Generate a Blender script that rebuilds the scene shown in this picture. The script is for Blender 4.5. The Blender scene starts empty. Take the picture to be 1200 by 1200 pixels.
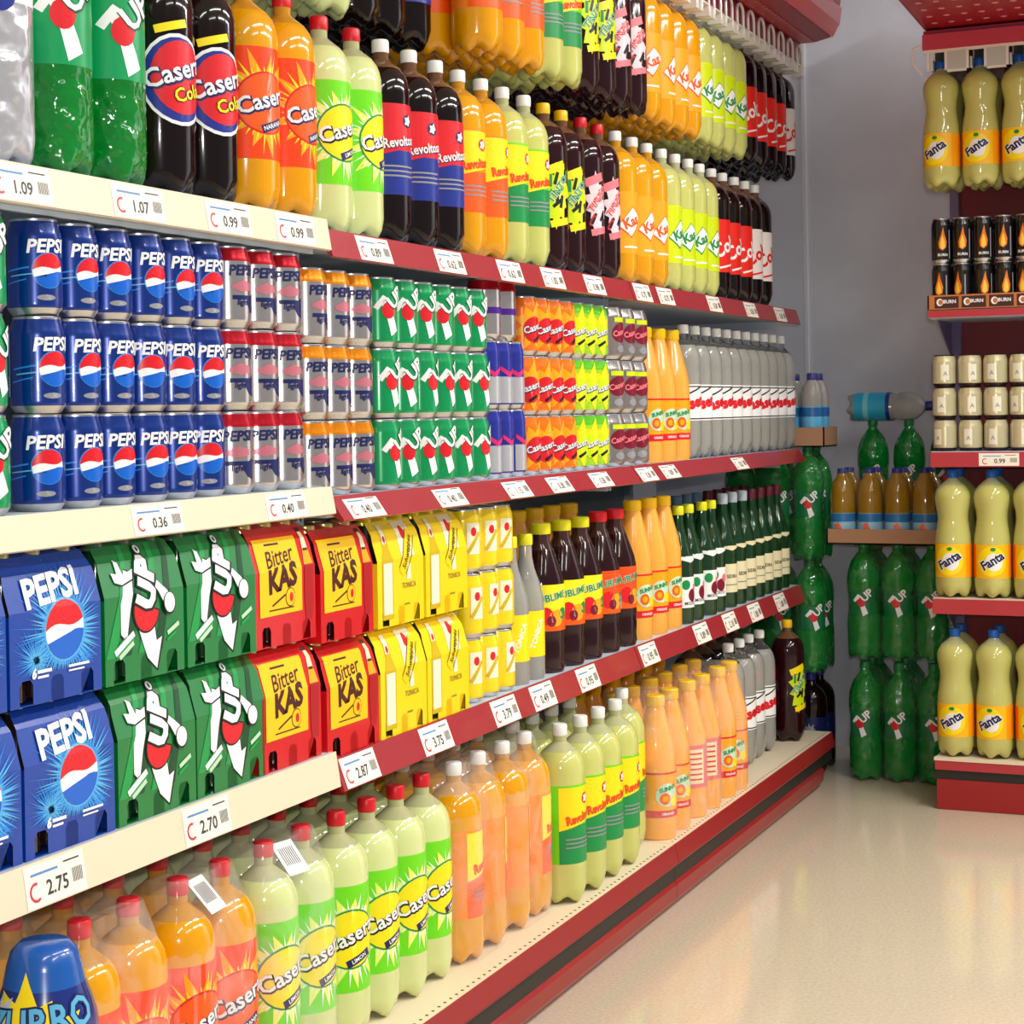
import bpy, bmesh, math, random
from mathutils import Matrix, Vector
random.seed(7)
PI = math.pi
SC = bpy.context.scene
COL = SC.collection

# ------------------------------------------------------------------ camera
cam_data = bpy.data.cameras.new('camera')
cam_data.sensor_fit = 'HORIZONTAL'
cam_data.sensor_width = 36.0
cam_data.lens = 36.0 * 2100.0 / 1200.0
cam_data.shift_y = -100.0 / 1200.0
cam_data.clip_start = 0.05
cam = bpy.data.objects.new('camera', cam_data)
COL.objects.link(cam)
YAW, PITCH, ROLL = 0.414071, 0.009027, 0.0165
def cam_matrix():
    sy, cy, sp, cp, sr, cr = math.sin(YAW), math.cos(YAW), math.sin(PITCH), math.cos(PITCH), math.sin(ROLL), math.cos(ROLL)
    fwd0 = Vector((-sy, cy, 0)); right0 = Vector((cy, sy, 0)); down0 = Vector((0, 0, -1))
    f = cp*fwd0 + sp*down0
    d2 = -sp*fwd0 + cp*down0
    r = cr*right0 + sr*d2
    d = -sr*right0 + cr*d2
    m = Matrix((r, -d, -f)).transposed().to_4x4()
    m.translation = Vector((0, 0, 1.10))
    return m
cam.matrix_world = cam_matrix()
SC.camera = cam

# ------------------------------------------------------------------ light and exposure
world = bpy.data.worlds.new('world'); SC.world = world
world.use_nodes = True
bg = world.node_tree.nodes['Background']
bg.inputs[0].default_value = (0.97, 0.97, 1.0, 1)
bg.inputs[1].default_value = 0.30
def area(name, loc, rot, sx, sy, power, col=(1, 1, 1)):
    l = bpy.data.lights.new(name, 'AREA'); l.shape = 'RECTANGLE'
    l.size = sx; l.size_y = sy; l.energy = power; l.color = col
    o = bpy.data.objects.new(name, l); o.location = loc; o.rotation_euler = rot
    COL.objects.link(o)
    return o
# fluorescent tubes hung over the aisle and the photographer's flash
TUBES = [(0.25, 0.2), (0.25, 2.2), (0.25, 4.1), (1.7, 1.2), (1.7, 3.2), (1.7, 5.0)]
for tx, ty in TUBES:
    area('fluorescent_light', (tx, ty, 2.86), (0, 0, 0), 0.12, 1.45, 62 if ty > 3 else 24, (1.0, 0.98, 0.94))
area('camera_flash', (0.03, -0.02, 1.19), (math.radians(90), 0, YAW), 0.05, 0.03, 20, (1.0, 0.97, 0.95))
SC.view_settings.view_transform = 'Standard'
SC.view_settings.look = 'None'
SC.view_settings.gamma = 1.0
SC.view_settings.exposure = -0.13
SC.view_settings.use_curve_mapping = False
try:
    SC.cycles.use_denoising = True
    SC.cycles.max_bounces = 10
    SC.cycles.transmission_bounces = 8
    SC.cycles.transparent_max_bounces = 16
    SC.cycles.caustics_reflective = False
    SC.cycles.caustics_refractive = False
    SC.cycles.sample_clamp_indirect = 4.0
except Exception:
    pass

# ------------------------------------------------------------------ materials
MATS = {}
def lin(c):
    out = []
    for v in c:
        v /= 255.0
        out.append(v/12.92 if v <= 0.04045 else ((v+0.055)/1.055)**2.4)
    return (out[0], out[1], out[2], 1)
def M(name, col, rough=0.4, metal=0.0, trans=0.0, coat=0.0, ior=1.45, alpha=1.0, spec=0.5, sss=0.0):
    if name in MATS: return MATS[name]
    m = bpy.data.materials.new(name); m.use_nodes = True
    b = m.node_tree.nodes['Principled BSDF']
    b.inputs['Base Color'].default_value = lin(col)
    b.inputs['Roughness'].default_value = rough
    b.inputs['Metallic'].default_value = metal
    b.inputs['Transmission Weight'].default_value = trans
    b.inputs['Coat Weight'].default_value = coat
    b.inputs['Coat Roughness'].default_value = 0.05
    b.inputs['IOR'].default_value = ior
    b.inputs['Specular IOR Level'].default_value = spec
    if alpha < 1: b.inputs['Alpha'].default_value = alpha
    m.diffuse_color = lin(col)
    MATS[name] = m
    return m
def noisy(name, c1, c2, scale, rough, detail=3, kind='noise', coat=0.0, bump=0.0, lo=0.4, hi=0.6, metal=0.0):
    m = bpy.data.materials.new(name); m.use_nodes = True
    nt = m.node_tree; b = nt.nodes['Principled BSDF']
    tc = nt.nodes.new('ShaderNodeTexCoord')
    if kind == 'noise':
        t = nt.nodes.new('ShaderNodeTexNoise'); t.inputs['Scale'].default_value = scale; t.inputs['Detail'].default_value = detail
        out = t.outputs['Fac']
    else:
        t = nt.nodes.new('ShaderNodeTexVoronoi'); t.inputs['Scale'].default_value = scale
        out = t.outputs['Distance']
    nt.links.new(tc.outputs['Object'], t.inputs['Vector'])
    r = nt.nodes.new('ShaderNodeValToRGB')
    r.color_ramp.elements[0].position = lo; r.color_ramp.elements[1].position = hi
    r.color_ramp.elements[0].color = lin(c1); r.color_ramp.elements[1].color = lin(c2)
    nt.links.new(out, r.inputs[0]); nt.links.new(r.outputs[0], b.inputs['Base Color'])
    b.inputs['Roughness'].default_value = rough; b.inputs['Coat Weight'].default_value = coat; b.inputs['Metallic'].default_value = metal
    if bump:
        bp = nt.nodes.new('ShaderNodeBump'); bp.inputs['Strength'].default_value = bump; bp.inputs['Distance'].default_value = 0.002
        nt.links.new(out, bp.inputs['Height']); nt.links.new(bp.outputs[0], b.inputs['Normal'])
    MATS[name] = m
    return m
def dotted(name, base, dot, sx, sy, radius, ax=(0, 1), rough=0.4):
    """a painted sheet with a regular grid of coloured dots for punched holes"""
    m = bpy.data.materials.new(name); m.use_nodes = True
    nt = m.node_tree; b = nt.nodes['Principled BSDF']; L = nt.links.new
    tc = nt.nodes.new('ShaderNodeTexCoord'); sp = nt.nodes.new('ShaderNodeSeparateXYZ'); L(tc.outputs['Object'], sp.inputs[0])
    def mt(op, a, bb):
        n = nt.nodes.new('ShaderNodeMath'); n.operation = op
        for i, v in enumerate((a, bb)):
            if v is None: continue
            if isinstance(v, (int, float)): n.inputs[i].default_value = v
            else: L(v, n.inputs[i])
        return n.outputs[0]
    fs = []
    for a, s in zip(ax, (sx, sy)):
        fr = mt('FRACT', mt('DIVIDE', sp.outputs[a], s), None)
        fs.append(mt('MULTIPLY', mt('SUBTRACT', fr, 0.5), s))
    d = mt('SQRT', mt('ADD', mt('MULTIPLY', fs[0], fs[0]), mt('MULTIPLY', fs[1], fs[1])), None)
    k = mt('LESS_THAN', d, radius)
    mx = nt.nodes.new('ShaderNodeMix'); mx.data_type = 'RGBA'
    mx.inputs[6].default_value = lin(base); mx.inputs[7].default_value = lin(dot)
    L(k, mx.inputs[0]); L(mx.outputs[2], b.inputs['Base Color'])
    b.inputs['Roughness'].default_value = rough
    MATS[name] = m
    return m
def film_material(name, lo, hi):
    m = bpy.data.materials.new(name); m.use_nodes = True
    nt = m.node_tree; nt.nodes.clear(); L = nt.links.new
    o = nt.nodes.new('ShaderNodeOutputMaterial'); tr = nt.nodes.new('ShaderNodeBsdfTransparent')
    gl = nt.nodes.new('ShaderNodeBsdfPrincipled'); gl.inputs['Base Color'].default_value = (0.9, 0.88, 0.85, 1); gl.inputs['Roughness'].default_value = 0.12
    tc = nt.nodes.new('ShaderNodeTexCoord'); n = nt.nodes.new('ShaderNodeTexNoise'); n.inputs['Scale'].default_value = 14; n.inputs['Detail'].default_value = 2
    n.inputs['Distortion'].default_value = 1.2
    L(tc.outputs['Object'], n.inputs['Vector'])
    bp = nt.nodes.new('ShaderNodeBump'); bp.inputs['Strength'].default_value = 0.5; bp.inputs['Distance'].default_value = 0.02
    L(n.outputs[0], bp.inputs['Height']); L(bp.outputs[0], gl.inputs['Normal'])
    mr = nt.nodes.new('ShaderNodeMapRange'); mr.inputs[1].default_value = 0.3; mr.inputs[2].default_value = 0.75
    mr.inputs[3].default_value = lo; mr.inputs[4].default_value = hi
    L(n.outputs[0], mr.inputs[0])
    mx = nt.nodes.new('ShaderNodeMixShader'); L(mr.outputs[0], mx.inputs[0]); L(tr.outputs[0], mx.inputs[1]); L(gl.outputs[0], mx.inputs[2])
    L(mx.outputs[0], o.inputs[0]); MATS[name] = m
    return m
film_material('shrink_film', 0.03, 0.22)
film_material('clear_shrink_film', 0.0, 0.035)

WHITE = M('white_print', (240, 240, 240), 0.35)
BLACK = M('black_print', (18, 16, 18), 0.35)
NAVY = M('navy_print', (20, 28, 90), 0.35)
RED = M('red_print', (215, 22, 35), 0.35)
YEL = M('yellow_print', (250, 222, 10), 0.35)
GRN = M('green_print', (0, 130, 60), 0.35)
ORG = M('orange_print', (245, 90, 15), 0.35)
GREY = M('grey_print', (140, 140, 145), 0.4)
LRED = M('pale_red_print', (225, 110, 110), 0.4)
SILV = M('can_aluminium', (205, 205, 208), 0.28, 1.0)
CLEAR = M('clear_plastic', (235, 238, 235), 0.05, trans=0.95, ior=1.2)
CAPW = M('white_cap_plastic', (235, 235, 232), 0.4)
CAPR = M('red_cap_plastic', (205, 18, 32), 0.35)
CAPY = M('yellow_cap_plastic', (240, 190, 10), 0.35)
CAPLY = M('lemon_cap_plastic', (225, 220, 20), 0.35)
CAPB = M('blue_cap_plastic', (25, 95, 190), 0.35)
CAPNB = M('navy_cap_plastic', (40, 45, 130), 0.35)
CAPG = M('green_cap_plastic', (20, 120, 60), 0.35)

# ------------------------------------------------------------------ mesh helpers
def link(o, parent=None):
    COL.objects.link(o)
    if parent is not None: o.parent = parent
    return o
def tag(o, label=None, cat=None, group=None, kind=None):
    if label: o['label'] = label
    if cat: o['category'] = cat
    if group: o['group'] = group
    if kind: o['kind'] = kind
    return o
class MB:
    """collects polygons with material slots, builds one mesh object"""
    def __init__(s): s.v, s.f, s.m, s.mats = [], [], [], []
    def mi(s, mat):
        if mat not in s.mats: s.mats.append(mat)
        return s.mats.index(mat)
    def add(s, vs, fs, mat):
        b = len(s.v); s.v.extend(vs); k = s.mi(mat)
        for f in fs: s.f.append([i+b for i in f]); s.m.append(k)
    def box(s, a, b, mat, mtx=None):
        (x0, y0, z0), (x1, y1, z1) = a, b
        vs = [(x0,y0,z0),(x1,y0,z0),(x1,y1,z0),(x0,y1,z0),(x0,y0,z1),(x1,y0,z1),(x1,y1,z1),(x0,y1,z1)]
        if mtx: vs = [tuple(mtx @ Vector(v)) for v in vs]
        s.add(vs, [(0,3,2,1),(4,5,6,7),(0,1,5,4),(1,2,6,5),(2,3,7,6),(3,0,4,7)], mat)
    def prism(s, pts, y0, y1, mat):
        """extrude an (x,z) outline along y"""
        n = len(pts)
        vs = [(x, y0, z) for x, z in pts] + [(x, y1, z) for x, z in pts]
        fs = [list(range(n)), list(range(2*n-1, n-1, -1))] + [(i, i+n, (i+1) % n + n, (i+1) % n) for i in range(n)]
        s.add(vs, fs, mat)
    def lathe(s, prof, seg=30, x=0, y=0, mat=None, lobes=0):
        """prof: list of (r, z, mat); a band takes the material of its lower point"""
        b = len(s.v)
        for (r, z, *_ ) in prof:
            for k in range(seg):
                a = 2*PI*k/seg
                zz, rr = z, r
                if lobes and z < 0.034 and r > 0.01:
                    c = 0.5-0.5*math.cos(lobes*a); t = 1-z/0.034
                    zz = z + 0.012*c*t; rr = r*(1-0.13*c*t)
                s.v.append((x+rr*math.cos(a), y+rr*math.sin(a), zz))
        for i in range(len(prof)-1):
            k = s.mi(prof[i][2] if len(prof[i]) > 2 and prof[i][2] else mat)
            for j in range(seg):
                j2 = (j+1) % seg
                s.f.append([b+i*seg+j, b+i*seg+j2, b+(i+1)*seg+j2, b+(i+1)*seg+j]); s.m.append(k)
        s.f.append([b+j for j in range(seg-1, -1, -1)]); s.m.append(s.mi(prof[0][2] if len(prof[0]) > 2 and prof[0][2] else mat))
        e = b+(len(prof)-1)*seg
        s.f.append([e+j for j in range(seg)]); s.m.append(s.mi(prof[-2][2] if len(prof[-2]) > 2 and prof[-2][2] else mat))
    def tube(s, pts, r, mat, seg=8):
        for a, b in zip(pts[:-1], pts[1:]):
            a, b = Vector(a), Vector(b); d = (b-a).normalized()
            u = d.orthogonal().normalized(); w = d.cross(u)
            a = a-d*r*0.5; b = b+d*r*0.5
            vs = [tuple(p+(u*math.cos(t)+w*math.sin(t))*r) for p in (a, b) for t in [2*PI*k/seg for k in range(seg)]]
            fs = [(k, (k+1) % seg, (k+1) % seg+seg, k+seg) for k in range(seg)] + [list(range(seg-1, -1, -1)), list(range(seg, 2*seg))]
            s.add(vs, fs, mat)
    def mesh(s, name, smooth=None):
        me = bpy.data.meshes.new(name); me.from_pydata(s.v, [], s.f)
        for m in s.mats: me.materials.append(m)
        me.polygons.foreach_set('material_index', s.m)
        if smooth:
            me.polygons.foreach_set('use_smooth', [True]*len(s.f))
            me.set_sharp_from_angle(angle=math.radians(smooth))
        me.update(); return me
    def round_mesh(s, name):
        me = s.mesh(name)
        me.polygons.foreach_set('use_smooth', [True]*len(s.f))
        me.normals_split_custom_set_from_vertices([Vector((v[0], v[1], 0)).normalized() if abs(v[0])+abs(v[1]) > 1e-6 else Vector((0, 0, 1)) for v in s.v])
        return me
    def build(s, name, parent=None, smooth=None, bevel=0):
        o = bpy.data.objects.new(name, s.mesh(name, smooth)); link(o, parent)
        if bevel:
            md = o.modifiers.new('edge', 'BEVEL'); md.width = bevel; md.segments = 2; md.limit_method = 'ANGLE'
        return o

# ---- printing: flat artwork laid on cans, bottles and cartons
TEXTS = {}
def text_flat(s, bold=0.0, shear=0.0):
    key = (s, bold, shear)
    if key in TEXTS: return TEXTS[key]
    cu = bpy.data.curves.new('lettering', 'FONT'); cu.body = s; cu.size = 1.0; cu.offset = bold; cu.shear = shear
    cu.align_x = 'CENTER'; cu.align_y = 'CENTER'; cu.resolution_u = 2
    o = bpy.data.objects.new('lettering', cu); COL.objects.link(o)
    bpy.context.view_layer.update()
    me = bpy.data.meshes.new_from_object(o)
    r = ([(v.co.x, v.co.y) for v in me.vertices], [list(p.vertices) for p in me.polygons])
    bpy.data.objects.remove(o); bpy.data.curves.remove(cu); bpy.data.meshes.remove(me)
    TEXTS[key] = r
    return r
def T(s, size, cu, cz, mat, bold=0.02, shear=0.0, rot=0.0, sx=1.0, lay=1):
    vs, fs = text_flat(s, bold, shear)
    c, n = math.cos(rot), math.sin(rot)
    return ([(cu + (x*size*sx*c - y*size*n), cz + (x*size*sx*n + y*size*c)) for x, y in vs], fs, mat, lay)
def P(pts, mat, lay=0): return (list(pts), [list(range(len(pts)))], mat, lay)
def RCT(u0, z0, u1, z1, mat, lay=0): return P([(u0, z0), (u1, z0), (u1, z1), (u0, z1)], mat, lay)
def FAN(cu, cz, pts, mat, lay):
    n = len(pts)
    return ([(cu, cz)] + pts, [[0, 1+k, 1+(k+1) % n] for k in range(n)], mat, lay)
def RAYS(cu, cz, r0, r1, n, wid, mat, lay, box, seed=1):
    rg = random.Random(seed); vs, fs = [], []
    for k in range(n):
        a = 2*PI*(k+rg.uniform(-.3, .3))/n; c, s = math.cos(a), math.sin(a); R = r1*rg.uniform(.65, 1.0)
        for lim, d, q in ((box[0], c, cu), (box[2], c, cu), (box[1], s, cz), (box[3], s, cz)):
            if abs(d) > 1e-6 and (lim-q)/d > 0: R = min(R, (lim-q)/d)
        if R <= r0: continue
        w = wid*rg.uniform(.6, 1.3); b = len(vs)
        vs += [(cu+r0*c-w*s, cz+r0*s+w*c), (cu+r0*c+w*s, cz+r0*s-w*c), (cu+R*c, cz+R*s)]; fs.append([b, b+1, b+2])
    return (vs, fs, mat, lay)
def ELL(cu, cz, ru, rz, mat, lay=0, rot=0.0, n=24):
    c, s = math.cos(rot), math.sin(rot)
    return FAN(cu, cz, [(cu+ru*math.cos(t)*c-rz*math.sin(t)*s, cz+ru*math.cos(t)*s+rz*math.sin(t)*c) for t in [2*PI*k/n for k in range(n)]], mat, lay)
def STAR(cu, cz, r1, r2, n, mat, lay=0, jit=0.15, sx=1.0, seed=1):
    rg = random.Random(seed); pts = []
    for k in range(2*n):
        r = (r1 if k % 2 == 0 else r2)*(1+rg.uniform(-jit, jit)); a = PI*k/n
        pts.append((cu+r*math.cos(a)*sx, cz+r*math.sin(a)))
    return FAN(cu, cz, pts, mat, lay)
def BAND(cu, cz, w, h, rot, mat, lay=0):
    c, s = math.cos(rot), math.sin(rot)
    return P([(cu+x*c-z*s, cz+x*s+z*c) for x, z in ((-w/2, -h/2), (w/2, -h/2), (w/2, h/2), (-w/2, h/2))], mat, lay)
def fcyl(r):
    rf = r if callable(r) else (lambda z: r)
    r0 = rf(None) if callable(r) else r
    return lambda u, z, o: ((rf(z)+o)*math.cos(u/r0), (rf(z)+o)*math.sin(u/r0), z)
def printed(mb, items, fmap, su=(), sz=(), step=0.0003, base=0.0002):
    for vs, fs, mat, lay in items:
        bm = bmesh.new(); bv = [bm.verts.new((u, z, 0)) for u, z in vs]
        for f in fs:
            try: bm.faces.new([bv[i] for i in f])
            except ValueError: pass
        if len(fs) == 1 and len(fs[0]) > 3: bmesh.ops.triangulate(bm, faces=bm.faces[:])
        lo = min(v[0] for v in vs); hi = max(v[0] for v in vs); zl = min(v[1] for v in vs); zh = max(v[1] for v in vs)
        for x in su:
            if lo < x < hi: bmesh.ops.bisect_plane(bm, geom=bm.verts[:]+bm.edges[:]+bm.faces[:], plane_co=(x, 0, 0), plane_no=(1, 0, 0))
        for z in sz:
            if zl < z < zh: bmesh.ops.bisect_plane(bm, geom=bm.verts[:]+bm.edges[:]+bm.faces[:], plane_co=(0, z, 0), plane_no=(0, 1, 0))
        bm.verts.index_update()
        off = base + step*lay
        out = [fmap(v.co.x, v.co.y, off) for v in bm.verts]
        ff = []
        bm.normal_update()
        for f in bm.faces:
            ids = [v.index for v in f.verts]
            if f.normal.z < 0: ids.reverse()
            ff.append(ids)
        mb.add(out, ff, mat); bm.free()
def cyl_slices(r, seg=30): return [r*2*PI*k/seg for k in range(-seg, seg+1)]
def wrap_band(r, z0, z1, mat, lay=0):
    w = PI*r*0.9999
    return RCT(-w, z0, w, z1, mat, lay)

# ---- logos
def casera(cu, cz, s, shadow=NAVY, rot=0.3, lay=3, fill=WHITE):
    return [T('Casera', s, cu+s*0.03, cz-s*0.04, shadow, 0.07, 0.0, rot, lay=lay), T('Casera', s, cu, cz, fill, 0.02, 0.0, rot, lay=lay+1)]
def globe(cu, cz, R, blue, lay=2, ring=None):
    it = []
    if ring: it.append(ELL(cu, cz, R*1.07, R*1.07, ring, lay-1))
    it.append(ELL(cu, cz, R, R, WHITE, lay))
    def arc(a0, a1, n): return [(cu+R*math.cos(a0+(a1-a0)*k/n), cz+R*math.sin(a0+(a1-a0)*k/n)) for k in range(n+1)]
    def wave(z, a0, a1):   # from right to left
        xr = R*math.cos(a0); xl = R*math.cos(a1); out = []
        for k in range(1, 8):
            t = k/8; out.append((cu+xr+(xl-xr)*t, cz+R*math.sin(a0)+(R*math.sin(a1)-R*math.sin(a0))*t + 0.11*R*math.sin(2*PI*t)))
        return out
    up = arc(0.30, PI-0.02, 12); lo = arc(PI+0.42, 2*PI-0.08, 12)
    it.append(P(up+wave(0, PI-0.02, 0.30), RED, lay+1))
    it.append(P(lo+wave(0, -0.08, PI+0.42), blue, lay+1))
    return it
def sevenup(cu, cz, s, lay=2):
    q = lambda pts: [(cu+x*s, cz+z*s) for x, z in pts]
    return [P(q([(-.50, .12), (-.18, .50), (-.04, .42), (-.34, .02)]), WHITE, lay),
            P(q([(-.22, .46), (.02, .30), (.40, -.62), (.10, -.80), (-.08, -.10), (-.30, .34)]), WHITE, lay),
            ELL(cu+0.02*s, cz+.02*s, .24*s, .27*s, RED, lay+1, n=16),
            T('UP', .62*s, cu+.36*s, cz+.40*s, GREEN_D, 0.07, 0, 0.75, lay=lay+2),
            T('UP', .62*s, cu+.34*s, cz+.42*s, WHITE, 0.035, 0, 0.75, lay=lay+3)]
GREEN_D = M('dark_green_print', (0, 70, 35), 0.35)

# ------------------------------------------------------------------ kinds of goods
class Kind:
    def __init__(s, name, cat, parts): s.name, s.cat, s.parts = name, cat, parts
def put(kind, loc, rz, label, group=None, tilt=None):
    """a copy of a kind: the thing and each of its parts, sharing their meshes"""
    root = None
    for i, p in enumerate(kind.parts):
        o = bpy.data.objects.new(p[0], p[1])
        if i == 0:
            root = link(o); o.location = loc; o.rotation_euler = tilt if tilt else (0, 0, rz)
            tag(o, label, kind.cat, group)
        else:
            link(o, root)
            if len(p) > 2 and p[2]: o['label'] = p[2]
    return root
def std_profile(H, r, liq, neck, fill=None, nr=0.0135):
    fill = fill if fill is not None else H-0.058
    pts = [(r*.30, .012), (r*.62, 0), (r*.84, .003), (r*.95, .013), (r, .034), (r, H-.094), (r*.985, H-.083), (r*.94, H-.072), (r*.85, H-.061), (r*.70, H-.051), (r*.50, H-.043), (nr, H-.034), (nr, H-.011)]
    return [(a, z, liq if z < fill else neck) for a, z in pts]
def cap_mesh(H, mat, r=0.0148, h=0.022, seg=18):
    mb = MB(); mb.lathe([(r*.96, H-h), (r, H-h+.002), (r, H-.003), (r*.88, H)], seg, mat=mat)
    return mb.mesh('bottle_cap', 35)
def bottle_kind(name, H, r, liq, neck, cap, items, cat='bottle', prof=None, lobes=5, fill=None, capr=0.0148, caph=0.022, fr=None, sz=(), extra=None, seg=30, nr=0.0135):
    mb = MB(); mb.lathe(prof or std_profile(H, r, liq, neck, fill, nr), seg, mat=liq, lobes=lobes)
    parts = [(name, mb.mesh(name, 50))]
    parts.append(('bottle_cap', cap_mesh(H, cap, capr, caph)))
    if items:
        lb = MB(); printed(lb, items, fcyl(fr or r), cyl_slices(r if not fr else fr(None), seg), sz)
        parts.append(('label_print', lb.round_mesh('label_print')))
    if extra: parts += extra
    return Kind(name, cat, parts)

def crinkle(m, scale, strength, dist=.004):
    nt = m.node_tree; b = nt.nodes['Principled BSDF']
    tc = nt.nodes.new('ShaderNodeTexCoord'); n = nt.nodes.new('ShaderNodeTexNoise'); n.inputs['Scale'].default_value = scale; n.inputs['Detail'].default_value = 1.5
    nt.links.new(tc.outputs['Object'], n.inputs['Vector'])
    bp = nt.nodes.new('ShaderNodeBump'); bp.inputs['Strength'].default_value = strength; bp.inputs['Distance'].default_value = dist
    nt.links.new(n.outputs[0], bp.inputs['Height']); nt.links.new(bp.outputs[0], b.inputs['Normal']); nt.links.new(bp.outputs[0], b.inputs['Coat Normal'])
    return m
L_LIME = M('lemon_soda', (208, 218, 150), 0.12, coat=0.6, sss=0.2)
L_LIME2 = M('cloudy_lemon_soda', (196, 200, 112), 0.12, coat=0.6)
L_ORG = M('orange_soda', (226, 156, 0), 0.12, coat=0.6)
L_ORG2 = M('deep_orange_soda', (222, 140, 20), 0.12, coat=0.6)
L_PEACH = M('peach_juice', (246, 170, 66), 0.2, coat=0.5)
L_COLA = M('cola', (18, 5, 5), 0.10, coat=0.35, spec=.35)
L_TEA = M('dark_wine_drink', (38, 8, 14), 0.10, coat=0.35, spec=.35)
N_PALE = M('neck_pale_plastic', (200, 202, 150), 0.08, trans=0.25, ior=1.25, coat=.6)
N_BROWN = M('neck_brown_plastic', (120, 84, 58), 0.1, trans=0.25, ior=1.3, coat=0.5)
N_ORG = M('neck_orange_plastic', (214, 150, 40), 0.1, trans=0.2, ior=1.3, coat=0.5)
G_GREEN = crinkle(M('green_plastic', (8, 176, 62), 0.07, trans=0.6, ior=1.33, coat=0.9), 38, .7, .014)
G_DGREEN = M('dark_green_glass', (14, 62, 30), 0.08, trans=0.25, ior=1.4, coat=0.7)
G_WATER = crinkle(M('still_water', (240, 240, 232), 0.05, trans=0.68, ior=1.2, coat=.8), 24, .35, .006)
G_AMBER = M('amber_drink', (150, 112, 8), 0.08, coat=0.6)
LABG = M('lime_green_print', (110, 215, 20), 0.3)
LABO = M('red_orange_print', (244, 66, 8), 0.3)
PALEY = M('pale_yellow_print', (235, 240, 110), 0.3)
LEAF = M('leaf_green_print', (20, 140, 70), 0.3)
BLUEP = M('blue_print', (30, 48, 140), 0.3)
PEPB = M('soda_blue_print', (0, 46, 132), 0.25, 0.25, coat=0.6)
PEPL = M('bright_blue_print', (35, 130, 220), 0.3)
SKY = M('sky_blue_print', (90, 180, 225), 0.3)
PURP = M('purple_print', (70, 20, 130), 0.3)
MARO = M('maroon_print', (120, 15, 40), 0.3)
CREAM = M('cream_print', (232, 222, 180), 0.35)
AMBP = M('amber_print', (250, 165, 20), 0.3)
PINK = M('pink_print', (235, 120, 130), 0.35)
CHART = M('chartreuse_print', (205, 225, 10), 0.3)

K = {}
# sunburst bottles
def burst_label(bg, ray, oval, oval_edge, z0, z1, banner, banner_word, sh, seed):
    zc = (z0+z1)/2
    return [wrap_band(.0494, z0, z1, bg), STAR(0, zc, .074, .040, 13, ray, 1, seed=seed), STAR(-.11, zc+.02, .045, .02, 9, ray, 1, seed=seed+2),
            RAYS(0, zc, .046, .078, 34, .0020, WHITE if bg is LABG else YEL, 1, (-.09, z0+.003, .09, z1-.003), seed+1), ELL(0, zc, .050, .046, oval_edge, 2), ELL(0, zc, .047, .043, oval, 3)] + casera(0, zc+.005, .034, sh, 0.30, 4) + \
           [BAND(.012, zc-.031, .045, .012, 0.35, banner, 4), T(banner_word, .009, .012, zc-.031, WHITE, 0.02, 0, 0.35, lay=5),
            RCT(.10, z0+.01, .13, z0+.045, WHITE, 2)] + [RCT(.102+.0035*i, z0+.014, .104+.0035*i, z0+.04, BLACK, 3) for i in range(7)]
K['lemon'] = bottle_kind('lemon_soda_bottle', .345, .0490, L_LIME, N_PALE, CAPR, burst_label(LABG, PALEY, YEL, LEAF, .075, .238, NAVY, 'LIMON', BLACK, 3))
K['orange'] = bottle_kind('orange_soda_bottle', .345, .0490, L_ORG, N_ORG, CAPR, burst_label(LABO, AMBP, ORG, RED, .075, .238, NAVY, 'NARANJA', NAVY, 5))
K['cola'] = bottle_kind('cola_bottle', .345, .0490, L_COLA, N_BROWN, CAPR,
    [ELL(0, .155, .056, .062, WHITE, 1, .25), ELL(0, .155, .052, .057, BLUEP, 2, .25), ELL(0.004, .158, .045, .050, RED, 3, .25)] + casera(-.002, .166, .036, NAVY, .32, 4) +
    [T('Cola', .026, .014, .138, BLACK, .06, 0, .3, lay=6), T('Cola', .026, .014, .138, YEL, .02, 0, .3, lay=7), BAND(-.012, .226, .048, .011, .25, YEL, 1)])
def rev(top, bottom, side, word, wordmat, edge, z0=.080, z1=.232):
    zc = (z0+z1)/2
    return [wrap_band(.0494, z0, z1, side), RCT(-.048, z0, .052, zc-.002, bottom, 1),
            P([(-.048, zc-.012), (.052, zc+.012), (.052, z1-.004), (-.048, z1-.004)], top, 2),
            T('Revoltosa', .023, .003, zc+.012, edge, .05, 0, .16, .82, lay=3), T('Revoltosa', .023, .002, zc+.013, wordmat, .02, 0, .16, .82, lay=4),
            ELL(.015, z1-.028, .012, .011, edge, 3), STAR(.015, z1-.028, .010, .006, 5, WHITE, 4)] + \
           [RCT(-.035, zc-.03-.008*i, .03, zc-.027-.008*i, edge if edge is WHITE else GREY, 3) for i in range(3)]
K['revcola'] = bottle_kind('cola_bottle', .345, .0490, L_COLA, N_BROWN, CAPW, rev(RED, BLUEP, RED, '', WHITE, NAVY))
K['revorange'] = bottle_kind('orange_soda_bottle', .345, .0490, L_ORG, N_ORG, CAPW, rev(YEL, ORG, M('plain_orange_print', (250, 140, 20), .3), '', ORG, RED))
K['revlime'] = bottle_kind('lemon_soda_bottle', .345, .0490, L_LIME2, N_PALE, CAPW, rev(YEL, LEAF, LABG, '', ORG, RED))
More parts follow.
